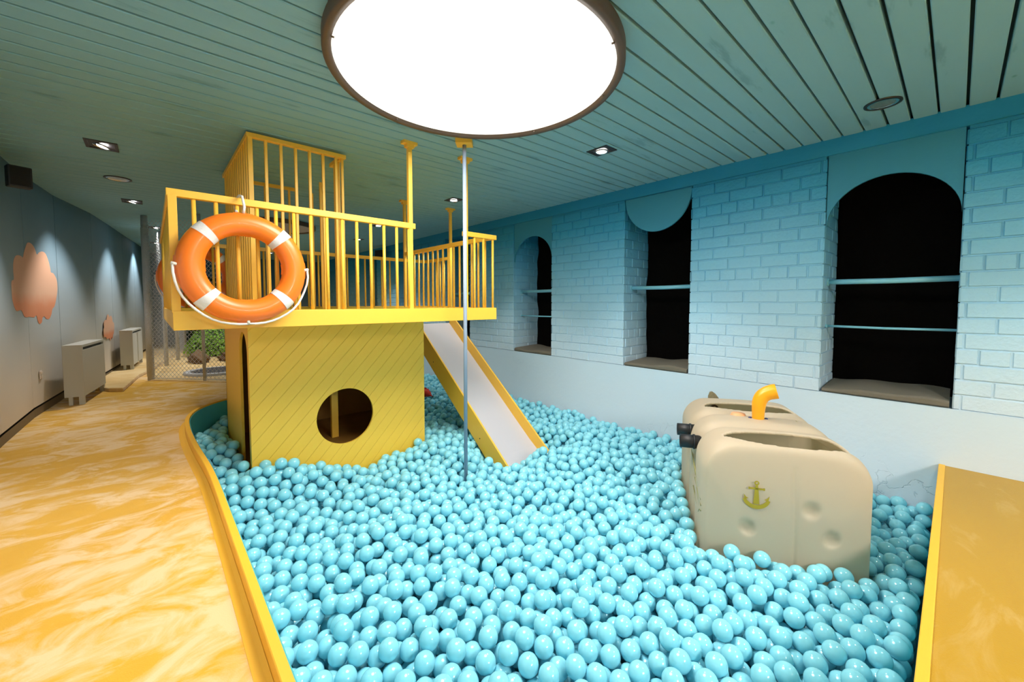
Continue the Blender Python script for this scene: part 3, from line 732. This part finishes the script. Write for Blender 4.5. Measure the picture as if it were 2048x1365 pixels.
# round dark port seen inside the rear cockpit, and the tail fin
fin = [(0, 0), (.0, .05), (.012, .085), (.03, .088), (.055, .07), (.08, .035), (.09, 0)]
fc = SP(.20, 1.165, .27)
MB().prism(fin, lambda u, v, d: fc + SU * u + Vector((0, 0, v)) + SV * d, -.008, .008).build('tail_fin', mat('mottled_brown_plastic', (.22, .19, .11), .4, vary=.5, vscale=40), sub, bevel=.003)
o = MB().lathe([(.030, 0), (.030, .012), (.016, .012), (.016, 0)], 24, SP(.24, 1.10, .235), Matrix.Rotation(AZ, 4, 'Z') @ Matrix.Rotation(R(90), 4, 'Y')).build('port_ring', mat('brown_port', (.08, .045, .02), .5), sub)
# anchor emblem: a flat gold sticker on the near face
def sticker(name, polys, uc, zc_, m, face='near', off=.0365):
    mb = MB()
    for pl in polys:
        mb.prism(pl, lambda u, v, d: SP(uc + u, -d, zc_ + v), off, off + .0016)
    return mb.build(name, m, sub, tri=True)
def ringpoly(r0, r1, c, n=20): # as quads
    return [[(c[0] + r0 * math.cos(a), c[1] + r0 * math.sin(a)), (c[0] + r1 * math.cos(a), c[1] + r1 * math.sin(a)), (c[0] + r1 * math.cos(b_), c[1] + r1 * math.sin(b_)), (c[0] + r0 * math.cos(b_), c[1] + r0 * math.sin(b_))] for a, b_ in [(2 * PI * i / n, 2 * PI * (i + 1) / n) for i in range(n)]]
AN = ringpoly(.006, .013, (0, .064)) + [[(-.006, .052), (.006, .052), (.009, .03), (.016, -.06), (-.016, -.06), (-.009, .03)],
    [(-.036, .036), (.036, .036), (.036, .026), (-.036, .026)], [(-.042, .038), (-.034, .038), (-.034, .024), (-.042, .024)], [(.034, .038), (.042, .038), (.042, .024), (.034, .024)]]
n = 14
for i in range(n):
    a = -PI + .35 + (PI - .7) * i / n; c2 = -PI + .35 + (PI - .7) * (i + 1) / n
    def q(a, r): return (r * math.cos(a) * 1.02, -.012 + r * math.sin(a) * .95)
    th = lambda a: .013 + .011 * math.sin(-a)
    AN.append([q(a, .056), q(a, .056 + th(a)), q(c2, .056 + th(c2)), q(c2, .056)])
AN += [[(-.066, -.006), (-.060, -.036), (-.040, -.030), (-.052, -.024)], [(.066, -.006), (.060, -.036), (.040, -.030), (.052, -.024)]]
M_ANC = M_GOLD
sticker('anchor_emblem', [[(x_ * .92, y_ * .92) for x_, y_ in pl] for pl in AN], .258, .066, M_ANC)
# compass sticker on the deck and the leaf-like gold lines on the left flank
mb = MB()
for r0, r1 in ((.040, .044), (.030, .032)):
    for pl in ringpoly(r0, r1, (0, 0), 28): mb.prism(pl, lambda u, v, d: SP(.66 + u, .545 + v, .300 + d - (u + .0) * .55), 0, .0015)
for k in range(8):
    a = k * PI / 4; L = .028 if k % 2 == 0 else .018
    pl = [(.006 * math.cos(a + PI / 2), .006 * math.sin(a + PI / 2)), (L * math.cos(a), L * math.sin(a)), (-.006 * math.cos(a + PI / 2), -.006 * math.sin(a + PI / 2))]
    mb.prism(pl, lambda u, v, d: SP(.66 + u, .545 + v, .300 + d - u * .55), 0, .0015)
mb.build('compass_sticker', M_GOLD, sub)
mb = MB()
for (v0, z0, v1, z1) in ((.06, -.05, .50, .10), (.05, -.08, .30, -.02), (.10, -.12, .20, -.04), (.28, .0, .62, .13), (.05, -.11, .12, -.15), (.16, -.16, .36, -.10)):
    mb.tube([SP(.004, v0, z0), SP(.001, (v0 + v1) / 2, (z0 + z1) / 2 + .012), SP(.001, v1, z1)], .0035, 5)
mb.build('gold_line_decal', mat('olive_gold_line', (.30, .28, .10), .5), sub)

# ------------------------------------------------------------------ balls
D = .080; r_ = D / 2
def inpoly(x, y, P):
    c = np.zeros(np.shape(x), bool); n = len(P)
    for i in range(n):
        x0, y0 = P[i]; x1, y1 = P[(i + 1) % n]
        k = ((y0 > y) != (y1 > y)) & (x < (x1 - x0) * (y - y0) / (y1 - y0 + 1e-12) + x0); c ^= k
    return c
G = .011; gx0, gy0 = 0.0, 0.0; NX = int(4.0 / G); NY = int(8.1 / G)
gx = gx0 + (np.arange(NX) + .5) * G; gy = gy0 + (np.arange(NY) + .5) * G
GX, GY = np.meshgrid(gx, gy, indexing='ij')
pr_in = [(x + (.0 if i else 0), y) for i, (x, y) in enumerate(RS + rs2[1:])]
poly_in = pr_in + [(XW, .045)]
ok = inpoly(GX, GY, poly_in)
def erode(m, d):
    k = int(round(d / G)); out = m.copy()
    for dx in range(-k, k + 1):
        for dy in range(-k, k + 1):
            if dx * dx + dy * dy <= k * k:
                sft = np.zeros_like(m); xs0, xs1 = max(dx, 0), NX + min(dx, 0); ys0, ys1 = max(dy, 0), NY + min(dy, 0)
                sft[xs0:xs1, ys0:ys1] = m[xs0 - dx:xs1 - dx, ys0 - dy:ys1 - dy]; out &= sft
    return out
ok &= ~((GX > CX0) & (GX < CX1) & (GY > CY0) & (GY < CY1))
SUu = (GX - SO.x) * SU.x + (GY - SO.y) * SU.y; SVv = (GX - SO.x) * SV.x + (GY - SO.y) * SV.y
ok &= ~((SUu > -.005) & (SUu < SWd + .005) & (SVv > -.04) & (SVv < SLn + .04))
ok &= (GX - 1.79) ** 2 + (GY - 2.53) ** 2 > .016 ** 2
ok &= ~(((GX > 2.69) & (GX < 2.76) & (GY > 4.94) & (GY < 5.01)) | ((GX > .65) & (GX < .72) & (GY > 4.97) & (GY < 5.04)))
slide_zone = (GX > SX0 - r_) & (GX < SX1 + .018 + r_) & (GY > 2.70)
def hsurf(x, y):
    h = -.235 + 0 * x
    h += .17 * np.exp(-((x - .72) / .30) ** 2 - ((y - 3.22) / .22) ** 2)
    h += .05 * np.exp(-((x - 1.72) / .22) ** 2 - ((y - 3.20) / .22) ** 2)
    h += .19 * np.clip((y - 2.9) / .9, 0, 1) * np.clip((.95 - x) / .35, 0, 1)
    h += .025 * np.sin(x * 3.1 + 1) * np.sin(y * 2.3) + .015 * np.sin(x * 7.3) * np.sin(y * 6.1 + 1)
    h += .07 * np.exp(-((x - 2.35) / .35) ** 2 - ((y - 2.72) / .2) ** 2)
    h -= .05 * np.exp(-((x - 3.2) / .5) ** 2 - ((y - .3) / .3) ** 2)
    h -= .06 * np.clip((x - 2.0) / .3, 0, 1) * np.clip((y - 3.2) / .5, 0, 1) * np.clip((2.9 - x) / .3, 0, 1)
    return h
ok = erode(ok, r_)
TOP = hsurf(GX, GY) - r_
# below the slide the pile stays under the slide's boards
und = slide_zone & ok
slz = -.215 + (GY - 2.872) * .77 - .27
TOP = np.where(slide_zone, np.minimum(TOP, slz - r_), TOP)
# the far part of the slide stands above the pile, so only its low end matters
H = np.full((NX, NY), -.52 + r_); H[~ok] = 9
K = int(math.ceil(D / G)); oo = np.arange(-K, K + 1) * G; DX, DY = np.meshgrid(oo, oo, indexing='ij'); RR = DX ** 2 + DY ** 2
CAP = np.where(RR < D * D, np.sqrt(np.maximum(D * D - RR, 0)), -9)
centers = []
Hp = np.full((NX + 2 * K, NY + 2 * K), 9.0); Hp[K:K + NX, K:K + NY] = H
cand = np.argwhere(ok & (TOP > -.48)); w = 3
for trial in range(60000):
    i, j = cand[rng.integers(len(cand))]; i += K; j += K
    if Hp[i, j] > 8: continue
    for st in range(14):
        sub_ = Hp[i - w:i + w + 1, j - w:j + w + 1]; k = int(np.argmin(sub_)); a, c = divmod(k, 2 * w + 1)
        if sub_[a, c] >= Hp[i, j] - 1e-6: break
        i += a - w; j += c - w
    z = Hp[i, j]
    if z > TOP[i - K, j - K] + (rng.random() - .35) * .012: continue
    x = gx[i - K] + (rng.random() - .5) * .003; y = gy[j - K] + (rng.random() - .5) * .003
    centers.append((x, y, z))
    blk = Hp[i - K:i + K + 1, j - K:j + K + 1]; np.maximum(blk, z + CAP, out=blk)
C = np.array(centers); print('balls', len(C))
# which show largest from where the photograph was taken
Fh = np.array([math.cos(AZ), math.sin(AZ), 0]); Rt = np.array([math.sin(AZ), -math.cos(AZ), 0]); Uz = np.array([0, 0, 1.])
fw = Fh * math.cos(pit) - Uz * math.sin(pit); up = Uz * math.cos(pit) + Fh * math.sin(pit)
V = C - np.array([0, 0, CZ]); dd = V @ fw; q = .25
PXs = (1024 + 800 * (V @ Rt) / dd) * q; PYs = (646 - 800 * (V @ up) / dd) * q; dist = np.linalg.norm(V, axis=1)
inside = (dd > .3) & (PXs > -20) & (PXs < 532) & (PYs > 0) & (PYs < 361) & (dist < 4)
idb = np.full((342, 512), -1); zb = np.full((342, 512), 1e9); yy_, xx_ = np.mgrid[0:342, 0:512]
for k in np.argsort(dist):
    if not inside[k]: continue
    ra = 800 * q * r_ / dist[k] * 1.2; x0, x1 = int(max(PXs[k] - ra, 0)), int(min(PXs[k] + ra + 1, 512)); y0, y1 = int(max(PYs[k] - ra, 0)), int(min(PYs[k] + ra + 1, 342))
    if x1 <= x0 or y1 <= y0: continue
    xs2 = xx_[y0:y1, x0:x1]; ys2 = yy_[y0:y1, x0:x1]; m = (xs2 + .5 - PXs[k]) ** 2 + (ys2 + .5 - PYs[k]) ** 2 < ra * ra
    m &= idb[y0:y1, x0:x1] < 0; idb[y0:y1, x0:x1][m] = k
area = np.bincount(idb[idb >= 0], minlength=len(C))
near = set(np.argsort(-area)[:300].tolist())
def ico(sub):
    import bmesh
    bm = bmesh.new(); bmesh.ops.create_icosphere(bm, subdivisions=sub, radius=r_); me = bpy.data.meshes.new('ball'); bm.to_mesh(me); bm.free()
    me.polygons.foreach_set('use_smooth', [True] * len(me.polygons)); me.materials.append(M_BALL); return me
me4 = ico(5)
for k in sorted(near):
    o = bpy.data.objects.new('plastic_ball', me4); COL.objects.link(o); o.location = C[k]; o.rotation_euler = (rng.random() * 6, rng.random() * 6, 0)
    tag(o, 'glossy turquoise plastic ball, one of the large-looking nearest ones in the pit', 'ball', 'nearest turquoise balls in the pit')
def merged(groups, subs, name):
    VS, FS, off = [], [], 0
    for idx, sub_n in zip(groups, subs):
        me = ico(sub_n); nv = len(me.vertices); co = np.empty(nv * 3); me.vertices.foreach_get('co', co); co = co.reshape(-1, 3)
        tri = np.array([p.vertices[:] for p in me.polygons]); N = len(idx)
        VS.append((C[idx][:, None, :] + co[None]).reshape(-1, 3)); FS.append((tri[None] + (np.arange(N) * nv)[:, None, None] + off).reshape(-1, 3)); off += N * nv
    vs = np.concatenate(VS); fs = np.concatenate(FS)
    m = bpy.data.meshes.new(name); m.vertices.add(len(vs)); m.vertices.foreach_set('co', vs.ravel())
    m.loops.add(fs.size); m.loops.foreach_set('vertex_index', fs.ravel().astype(np.int32)); m.polygons.add(len(fs))
    m.polygons.foreach_set('loop_start', np.arange(0, fs.size, 3, dtype=np.int32)); m.polygons.foreach_set('loop_total', np.full(len(fs), 3, np.int32))
    m.polygons.foreach_set('use_smooth', np.ones(len(fs), bool)); m.materials.append(M_BALL); m.update(calc_edges=True)
    o = bpy.data.objects.new(name, m); COL.objects.link(o); return o
rest = [k for k in range(len(C)) if k not in near]
mid = [k for k in rest if dist[k] < 2.9 and C[k][2] > TOP[int(C[k][0] / G), int(C[k][1] / G)] - D * 1.3]; ms = set(mid); rest = [k for k in rest if k not in ms]
o = merged([mid, rest], [4, 3], 'plastic_balls'); tag(o, 'thousands of turquoise plastic balls filling the rest of the ball pit', 'balls', kind='stuff')
# red toy lying on the balls beyond the cabin
b = MB(); c = Vector((2.72, 4.78, -.17)); vs = []
for i in range(13):
    t_ = i / 12; rr = .055 * math.sin(PI * min(t_ * 1.0 + .06, 1)) * (1 + .18 * (i % 2)) + .004; vs.append((c + Vector((.13 * (t_ - .5), -.16 * (t_ - .5), .05 - .07 * t_ * t_)), rr))
b.tube([p for p, q_ in vs], [q_ for p, q_ in vs], 14); t = thing('red_toy', 'small red toy with ribbed body lying on the balls behind the cabin corner', 'toy', tuple(c)); b.build('body', M_RED, t)
MB().lathe([(0, .012), (.012, .006), (.014, -.004), (0, -.014)], 12, vs[-1][0]).build('tip', M_BLK, t)

# ------------------------------------------------------------------ ceiling fittings
def spot_light(x, y, z, e, ang, tilt=(0, 0), col=SPOT_C, blend=.5, parent=None):
    l = bpy.data.lights.new('spot_lamp', 'SPOT'); l.energy = e; l.color = col; l.spot_size = R(ang); l.spot_blend = blend; l.shadow_soft_size = .03
    o = bpy.data.objects.new('lamp_light', l); COL.objects.link(o); o.location = (x, y, z); o.rotation_euler = (tilt[0], tilt[1], 0)
    if parent: o.parent = parent; o.matrix_parent_inverse = Matrix.Translation(-parent.location)
    return o
def round_lamp(x, y, rad, lit, label):
    z = zc(x); t = thing('round_ceiling_lamp', label, 'ceiling lamp', (x, y, z - .045))
    prof = [(rad - .042, -.0), (rad - .040, -.055), (rad - .006, -.060), (rad, -.052), (rad, .0)]
    MB().lathe(prof, 96, (x, y, z - .002)).build('lamp_frame', M_FRAME, t)
    o = MB().lathe([(0.0001, -.050), (rad * .5, -.049), (rad * .8, -.046), (rad - .041, -.042)], 96).build('diffuser', (M_LAMP if y > 0 else M_LAMP2) if lit else M_LAMPOFF, t, normals=False)
    o.matrix_parent_inverse = Matrix(); o.location = (0, 0, .043)
    for a in (100, 168, 205, 246, 292, 330, 20): 
        c = Vector((x + (rad - .05) * math.cos(R(a)), y + (rad - .05) * math.sin(R(a)), z - .058)); MB().tube([c, c + Vector((.012 * math.cos(R(a)), .012 * math.sin(R(a)), 0))], .004, 8).build('screw', M_FRAME, t)
    return t
round_lamp(1.295, 1.70, .735, True, 'large bright round lamp with a brown rim on the ceiling above the balls')
round_lamp(1.45, 7.05, .56, False, 'unlit round ceiling lamp seen beyond the slatted tower')
round_lamp(1.295, -2.9, .735, True, 'large round ceiling lamp behind the camera over the deck')
def square_spot(x, y, label, e=SPOT_W, lit=True, s=.075, tilt=(0, 0), ang=100, half=True, blend=.5):
    z = zc(x); t = thing('ceiling_spotlight', label, 'spotlight', (x, y, z))
    mb = MB(); w = s + (.02 if half else 0)
    for (a, b_, c, d) in ((-s, s, -w, -w + .022), (-s, s, w - .022, w), (-s, -s + .02, -w + .022, w - .022), (s - .02, s, -w + .022, w - .022)):
        mb.box(x + b_ * 0 + min(a, b_), x + max(a, b_), y + c, y + d, z - .006, z + .001)
    mb.build('frame_plate', M_PLATE, t, bevel=.001)
    MB().box(x - s + .02, x + s - .02, y - w + .022, y + w - .022, z - .001, z + .001).build('housing', M_PLATE, t)
    Mr = Matrix.Rotation(tilt[0], 4, 'X') @ Matrix.Rotation(tilt[1], 4, 'Y')
    MB().lathe([(.046, -.004), (.050, -.012), (.046, -.016), (.042, -.010)], 32, (x, y, z), Mr).build('gimbal_ring', M_CHROME, t)
    MB().lathe([(.0001, -.008), (.02, -.009), (.040, -.008)], 32, (x, y, z), Mr).build('bulb', M_BULB, t, normals=False)
    if lit: spot_light(x, y, z - .03, e, ang, tilt, blend=blend, parent=t)
    return t
def round_down(x, y, label, r=.095):
    z = zc(x); t = thing('round_downlight', label, 'downlight', (x, y, z))
    MB().lathe([(r, 0), (r, -.006), (r - .012, -.009), (r - .016, -.003), (r - .016, .0)], 40, (x, y, z)).build('trim_ring', mat('black_ring', (.02, .02, .02), .4), t)
    MB().lathe([(r - .017, -.006), (r - .024, -.008), (r - .03, -.004)], 40, (x, y, z)).build('inner_ring', M_CHROME, t)
    MB().lathe([(r - .03, -.004), (r - .05, -.0015), (.0001, -.001)], 40, (x, y, z)).build('reflector', mat('dull_reflector', (.55, .5, .42), .25, metal=.8, vary=.5, vscale=40), t)
W2 = R(20)
square_spot(2.72, 1.95, 'lit square spotlight in the ceiling between the round lamp and the windows')
square_spot(2.70, 4.03, 'lit square spotlight in the ceiling just left of the grey pole')
square_spot(2.70, 6.15, 'small lit spotlight in the ceiling far along the brick wall')
square_spot(3.00, 7.75, 'tiny lit spotlight in the ceiling over the far end of the balls')
square_spot(2.74, -.50, 'square spotlight in the ceiling over the deck edge, right of the view')
square_spot(2.74, -2.4, 'square spotlight in the ceiling over the back of the deck')
SPL = dict(e=SPOT_W * 1.3, tilt=(0, R(16)), ang=88, s=.09, blend=.7)
square_spot(-.24, 4.36, 'largest lit square spotlight at the left of the ceiling', **SPL)
square_spot(-.13, 6.52, 'second lit spotlight along the left wall, above the first cloud', **SPL)
square_spot(.09, 8.55, 'third lit spotlight along the left wall, beside the railing corner', **SPL)
square_spot(-.28, 2.2, 'square spotlight in the ceiling just left of the view', **SPL)
square_spot(-.28, .1, 'square spotlight in the ceiling beside the camera', **SPL)
square_spot(-.28, -2.0, 'square spotlight in the ceiling at the back left', **SPL)
square_spot(.10, 10.7, 'farthest spotlight along the left wall', **SPL)
round_down(3.38, .35, 'round unlit downlight in the ceiling by the nearest arched window', .09)
round_down(-.20, 5.42, 'round unlit downlight between the two left spotlights', .10)
square_spot(1.25, 8.9, 'added unseen spotlight over the sand behind the mesh fence', SPOT_W * 2.4)  # added lamp, no source known here; brightens the fenced sand and bush
square_spot(2.2, 11.2, 'spotlight in the ceiling near the far wall', SPOT_W * 1.0)

# ------------------------------------------------------------------ left wall fittings
def speaker(loc, w, h, d, label, rz):
    t = thing('wall_speaker', label, 'speaker', loc); Mx = Matrix.Translation(loc) @ Matrix.Rotation(rz, 4, 'Z')
    MB().box(-w / 2, w / 2, -d / 2, d / 2, -h / 2, h / 2, Mx).build('cabinet', M_BLK, t, bevel=.008)
    MB().box(-w / 2 + .012, w / 2 - .012, -d / 2 - .004, -d / 2 - .0005, -h / 2 + .012, h / 2 - .012, Mx).build('front_grille', mat('black_grille', (.01, .01, .01), .8, bump=.5, bscale=300), t)
    MB().box(-.03, .03, d / 2, d / 2 + .05, -.05, .05, Mx).build('wall_bracket', M_BLK, t, bevel=.003)
speaker((-.75, 5.02, 2.075), .13, .165, .08, 'black box speaker high on the left wall under the ceiling', R(20))
speaker((3.70, 8.35, 2.13), .20, .16, .13, 'small black speaker seen between the railings at the far right wall', R(-70))
def radiator(a, c_, depth, z0, z1, label):
    p0 = Vector((*a, 0)); p1 = Vector((*c_, 0)); t = thing('radiator_cover', label, 'radiator cover', tuple((p0 + p1) / 2))
    tt = (p1 - p0).normalized(); ang = math.atan2(tt.y, tt.x)
    Mx = Matrix.Translation(p0) @ Matrix.Rotation(ang, 4, 'Z'); L = (p1 - p0).length       # local x along the wall, -y out into the room
    mb = MB(); sl0 = z1 - .055
    mb.box(0, L, -depth, -.004, z0, sl0, Mx); mb.box(0, L, -depth, -.004, sl0 + .03, z1, Mx)
    mb.box(0, .03, -depth, -.004, sl0, sl0 + .03, Mx); mb.box(L - .03, L, -depth, -.004, sl0, sl0 + .03, Mx); mb.box(.03, L - .03, -depth + .03, -.004, sl0, sl0 + .03, Mx)
    mb.build('cabinet', M_RAD, t, bevel=0)
    MB().box(.03, L - .03, -depth + .022, -depth + .029, sl0 + .001, sl0 + .029, Mx).build('air_slot', M_BLK, t)
    for u in (.015, L - .055): MB().box(u, u + .04, -depth + .005, -depth + .045, 0.001, z0, Mx).build('foot', M_RAD, t); MB().box(u + .0, u + .03, -.06, -.03, .001, z0, Mx).build('foot', M_RAD, t)
radiator((-.71, 6.17), (-.60, 7.0), .15, .09, .635, 'beige radiator cover with a black air slot, nearer one on the left wall')
radiator((-.385, 8.50), (-.29, 9.45), .15, .12, .655, 'pale radiator cover farther along the left wall, next to the mesh fence')
t = thing('wall_socket', 'small pink-white socket plate on the left wall beside the nearer radiator cover', 'socket', (lwx(6.45), 6.0, .42))
c = (lwx(5.98), 5.98, .41)
MB().box(c[0] + .002, c[0] + .010, c[1] - .04, c[1] + .04, c[2] - .075, c[2] + .005).build('plate', mat('off_white_plate', (.7, .6, .52), .4), t, bevel=.002)
for dz in (-.055, -.018): MB().box(c[0] + .010, c[0] + .016, c[1] - .028, c[1] + .028, c[2] + dz - .014, c[2] + dz + .014).build('switch_key', mat('off_white_key', (.75, .65, .56), .4), t, bevel=.002)
# low step of sand-coloured carpet beyond the golden carpet
b = MB(); b.prism([(-.52, 7.04), (-.42, 6.82), (-.29, 6.72), (-.17, 7.85), (-.02, 8.5), (.30, 10.5), (.5, YF), (-.9, YF), (-.9, 7.04)], lambda u, v, d: (u, v, d), .001, .05); struct(b.build('floor_step', M_SAND, tri=True, bevel=.01))
b = MB(); b.prism([(-.06, 7.46), (.45, 6.88), (1.0, 6.25), (1.85, 5.95), (1.85, 8.2), (4.3, 8.2), (4.3, YF), (.30, YF)], lambda u, v, d: (u, v, d), .001, .012); struct(b.build('floor_sand', M_SAND, tri=True))

# ------------------------------------------------------------------ mesh cage
cage = thing('mesh_fence', 'galvanised diamond-mesh fence with round posts beyond the golden carpet', 'fence', (-.04, 7.48, 0))
def fpost(x, y, r, z1=None): MB().tube([(x, y, 0), (x, y, z1 or zc(x) - .002)], r, 12).build('fence_post', M_GALV, cage)
FP = [(-.04, 7.48), (.509, 6.868), (1.06, 6.26)]; FS = [(-.04, 7.48), (.155, 8.93), (.335, 9.70), (.52, 11.4)]
fpost(*FP[0], .038); fpost(FP[1][0], FP[1][1], .020); fpost(FP[2][0], FP[2][1], .020)
for p in FS[1:]: fpost(p[0], p[1], .03)
def mesh_wire(p, q, z0, z1, s=.062, r=.0024):
    p = Vector((*p, 0)); q = Vector((*q, 0)); L = (q - p).length; t = (q - p) / L; nn = Vector((-t.y, t.x, 0)); mb = MB(); Hh = z1 - z0
    for sg in (1, -1):
        k = -Hh if sg > 0 else 0
        u = (-Hh) if sg > 0 else 0.0
        end = L if sg > 0 else L + Hh
        while u < end:
            if sg > 0: u0 = max(u, 0); a = z0 + (u0 - u); u1 = min(u + Hh, L); c = z0 + (u1 - u)
            else: u0 = max(u - Hh, 0); a = z0 + (u - u0); u1 = min(u, L); c = z0 + (u - u1)
            if u1 - u0 > .02:
                A = p + t * u0 + Vector((0, 0, a)); B_ = p + t * u1 + Vector((0, 0, c)); d = (B_ - A).normalized(); e1 = nn * r; e2 = d.cross(nn) * r
                mb.add([A + e1, A - e1 * .5 + e2, A - e1 * .5 - e2, B_ + e1, B_ - e1 * .5 + e2, B_ - e1 * .5 - e2], [(0, 1, 4, 3), (1, 2, 5, 4), (2, 0, 3, 5)])
            u += s
    return mb
for a, c in ((FP[0], FP[1]), (FP[1], FP[2])): mesh_wire(a, c, .02, 2.2).build('wire_mesh', M_GALV, cage, normals=False)
for a, c in zip(FS, FS[1:]): mesh_wire(a, c, .09, 2.2, .085, .0015).build('wire_mesh', M_GALV, cage, normals=False)
MB().tube([(*FP[0], .03), (*FP[2], .03)], .004, 8).build('bottom_cable', M_GALV, cage)
MB().tube([(*FP[0], .06), (*FP[0], 2.1)], .042, 10).build('lacing_sleeve', mat('laced_mesh_sleeve', (.55, .56, .58), .6, metal=.2, bump=1.0, bscale=70), cage)
# trampoline set in the sand floor
t = thing('trampoline', 'round black trampoline with a pale rim set in the sand floor behind the fence', 'trampoline', (.72, 7.62, .012))
MB().lathe([(.41, 0), (.41, .03), (.33, .035), (.33, 0)], 48, (.72, 7.62, .012)).build('rim_pad', mat('grey_rim_pad', (.5, .5, .52), .6), t)
MB().lathe([(.0001, .020), (.33, .024)], 48, (.72, 7.62, .012)).build('jumping_mat', mat('black_mat', (.02, .02, .025), .8), t)
def foliage(name, label, cat, loc, rx, ry, rz, n, ls, m, cone=False):
    t = thing(name, label, cat, loc); mb = MB(); rg = random.Random(int(loc[0] * 100))
    for k in range(n):
        if cone:
            h = rg.random() ** 1.3; rad = (1 - h) * rg.uniform(.6, 1.0); a = rg.random() * 6.283; c = Vector((loc[0] + rx * rad * math.cos(a), loc[1] + ry * rad * math.sin(a), loc[2] + rz * h)); nrm = Vector((math.cos(a), math.sin(a), -.3))
        else:
            a = rg.random() * 6.283; e = math.acos(rg.uniform(-.1, 1)); rr = rg.uniform(.86, 1.03) * (1 + .09 * math.sin(5 * a) * math.sin(3 * e)); d = Vector((math.sin(e) * math.cos(a), math.sin(e) * math.sin(a), math.cos(e))); c = Vector((loc[0] + rx * rr * d.x, loc[1] + ry * rr * d.y, loc[2] + rz * rr * d.z)); nrm = d
        u = nrm.orthogonal().normalized(); u = Matrix.Rotation(rg.random() * 6.28, 3, nrm.normalized()) @ u; v = nrm.normalized().cross(u); u = (u + nrm * rg.uniform(.1, .9)).normalized(); s = ls * rg.uniform(.6, 1.3)
        mb.add([c - v * s * .35, c + u * s * .6 - v * s * .15, c + u * s, c + u * s * .5 + v * s * .4], [(0, 1, 2, 3)])
    mb.build('foliage', m, t, normals=False); return t
foliage('green_bush', 'rounded bright green bush on the sand behind the mesh fence', 'bush', (1.12, 10.3, .10), .62, .62, .52, 5000, .055, M_LEAF)
MB().lathe([(.0001, .50), (.3, .44), (.5, .28), (.57, .05), (.5, -.08)], 24, (1.12, 10.3, .10)).build('inner_stems', M_LEAF2, bpy.data.objects['green_bush'])
t = foliage('conifer', 'dark conifer standing behind the green bush', 'tree', (1.08, 12.0, .1), .55, .55, 1.55, 5000, .08, M_LEAF2, True)
MB().tube([(1.08, 12.0, .012), (1.08, 12.0, 1.3)], [.05, .02], 8).build('trunk', M_ROCK, t)
mb = MB(); import bmesh
def rock(loc, s, label):
    bm = bmesh.new(); bmesh.ops.create_icosphere(bm, subdivisions=4, radius=1)
    for v in bm.verts:
        n_ = v.co.normalized(); k = 1 + .16 * math.sin(n_.x * 5 + loc[0]) * math.sin(n_.y * 4) + .08 * math.sin(n_.z * 9 + n_.x * 7); v.co = Vector((n_.x * s[0] * k, n_.y * s[1] * k, max(n_.z * k, -.3) * s[2]))
    me = bpy.data.meshes.new('rock'); bm.to_mesh(me); bm.free(); me.materials.append(M_ROCK); me.polygons.foreach_set('use_smooth', [True] * len(me.polygons))
    o = bpy.data.objects.new('rock', me); COL.objects.link(o); o.location = loc; tag(o, label, 'rock')
rock((1.12, 9.05, .05), (.24, .20, .14), 'brown rock on the sand in front of the green bush')
rock((.60, 9.15, .05), (.14, .36, .16), 'long brown rock lying inside the mesh fence, left of the green bush')
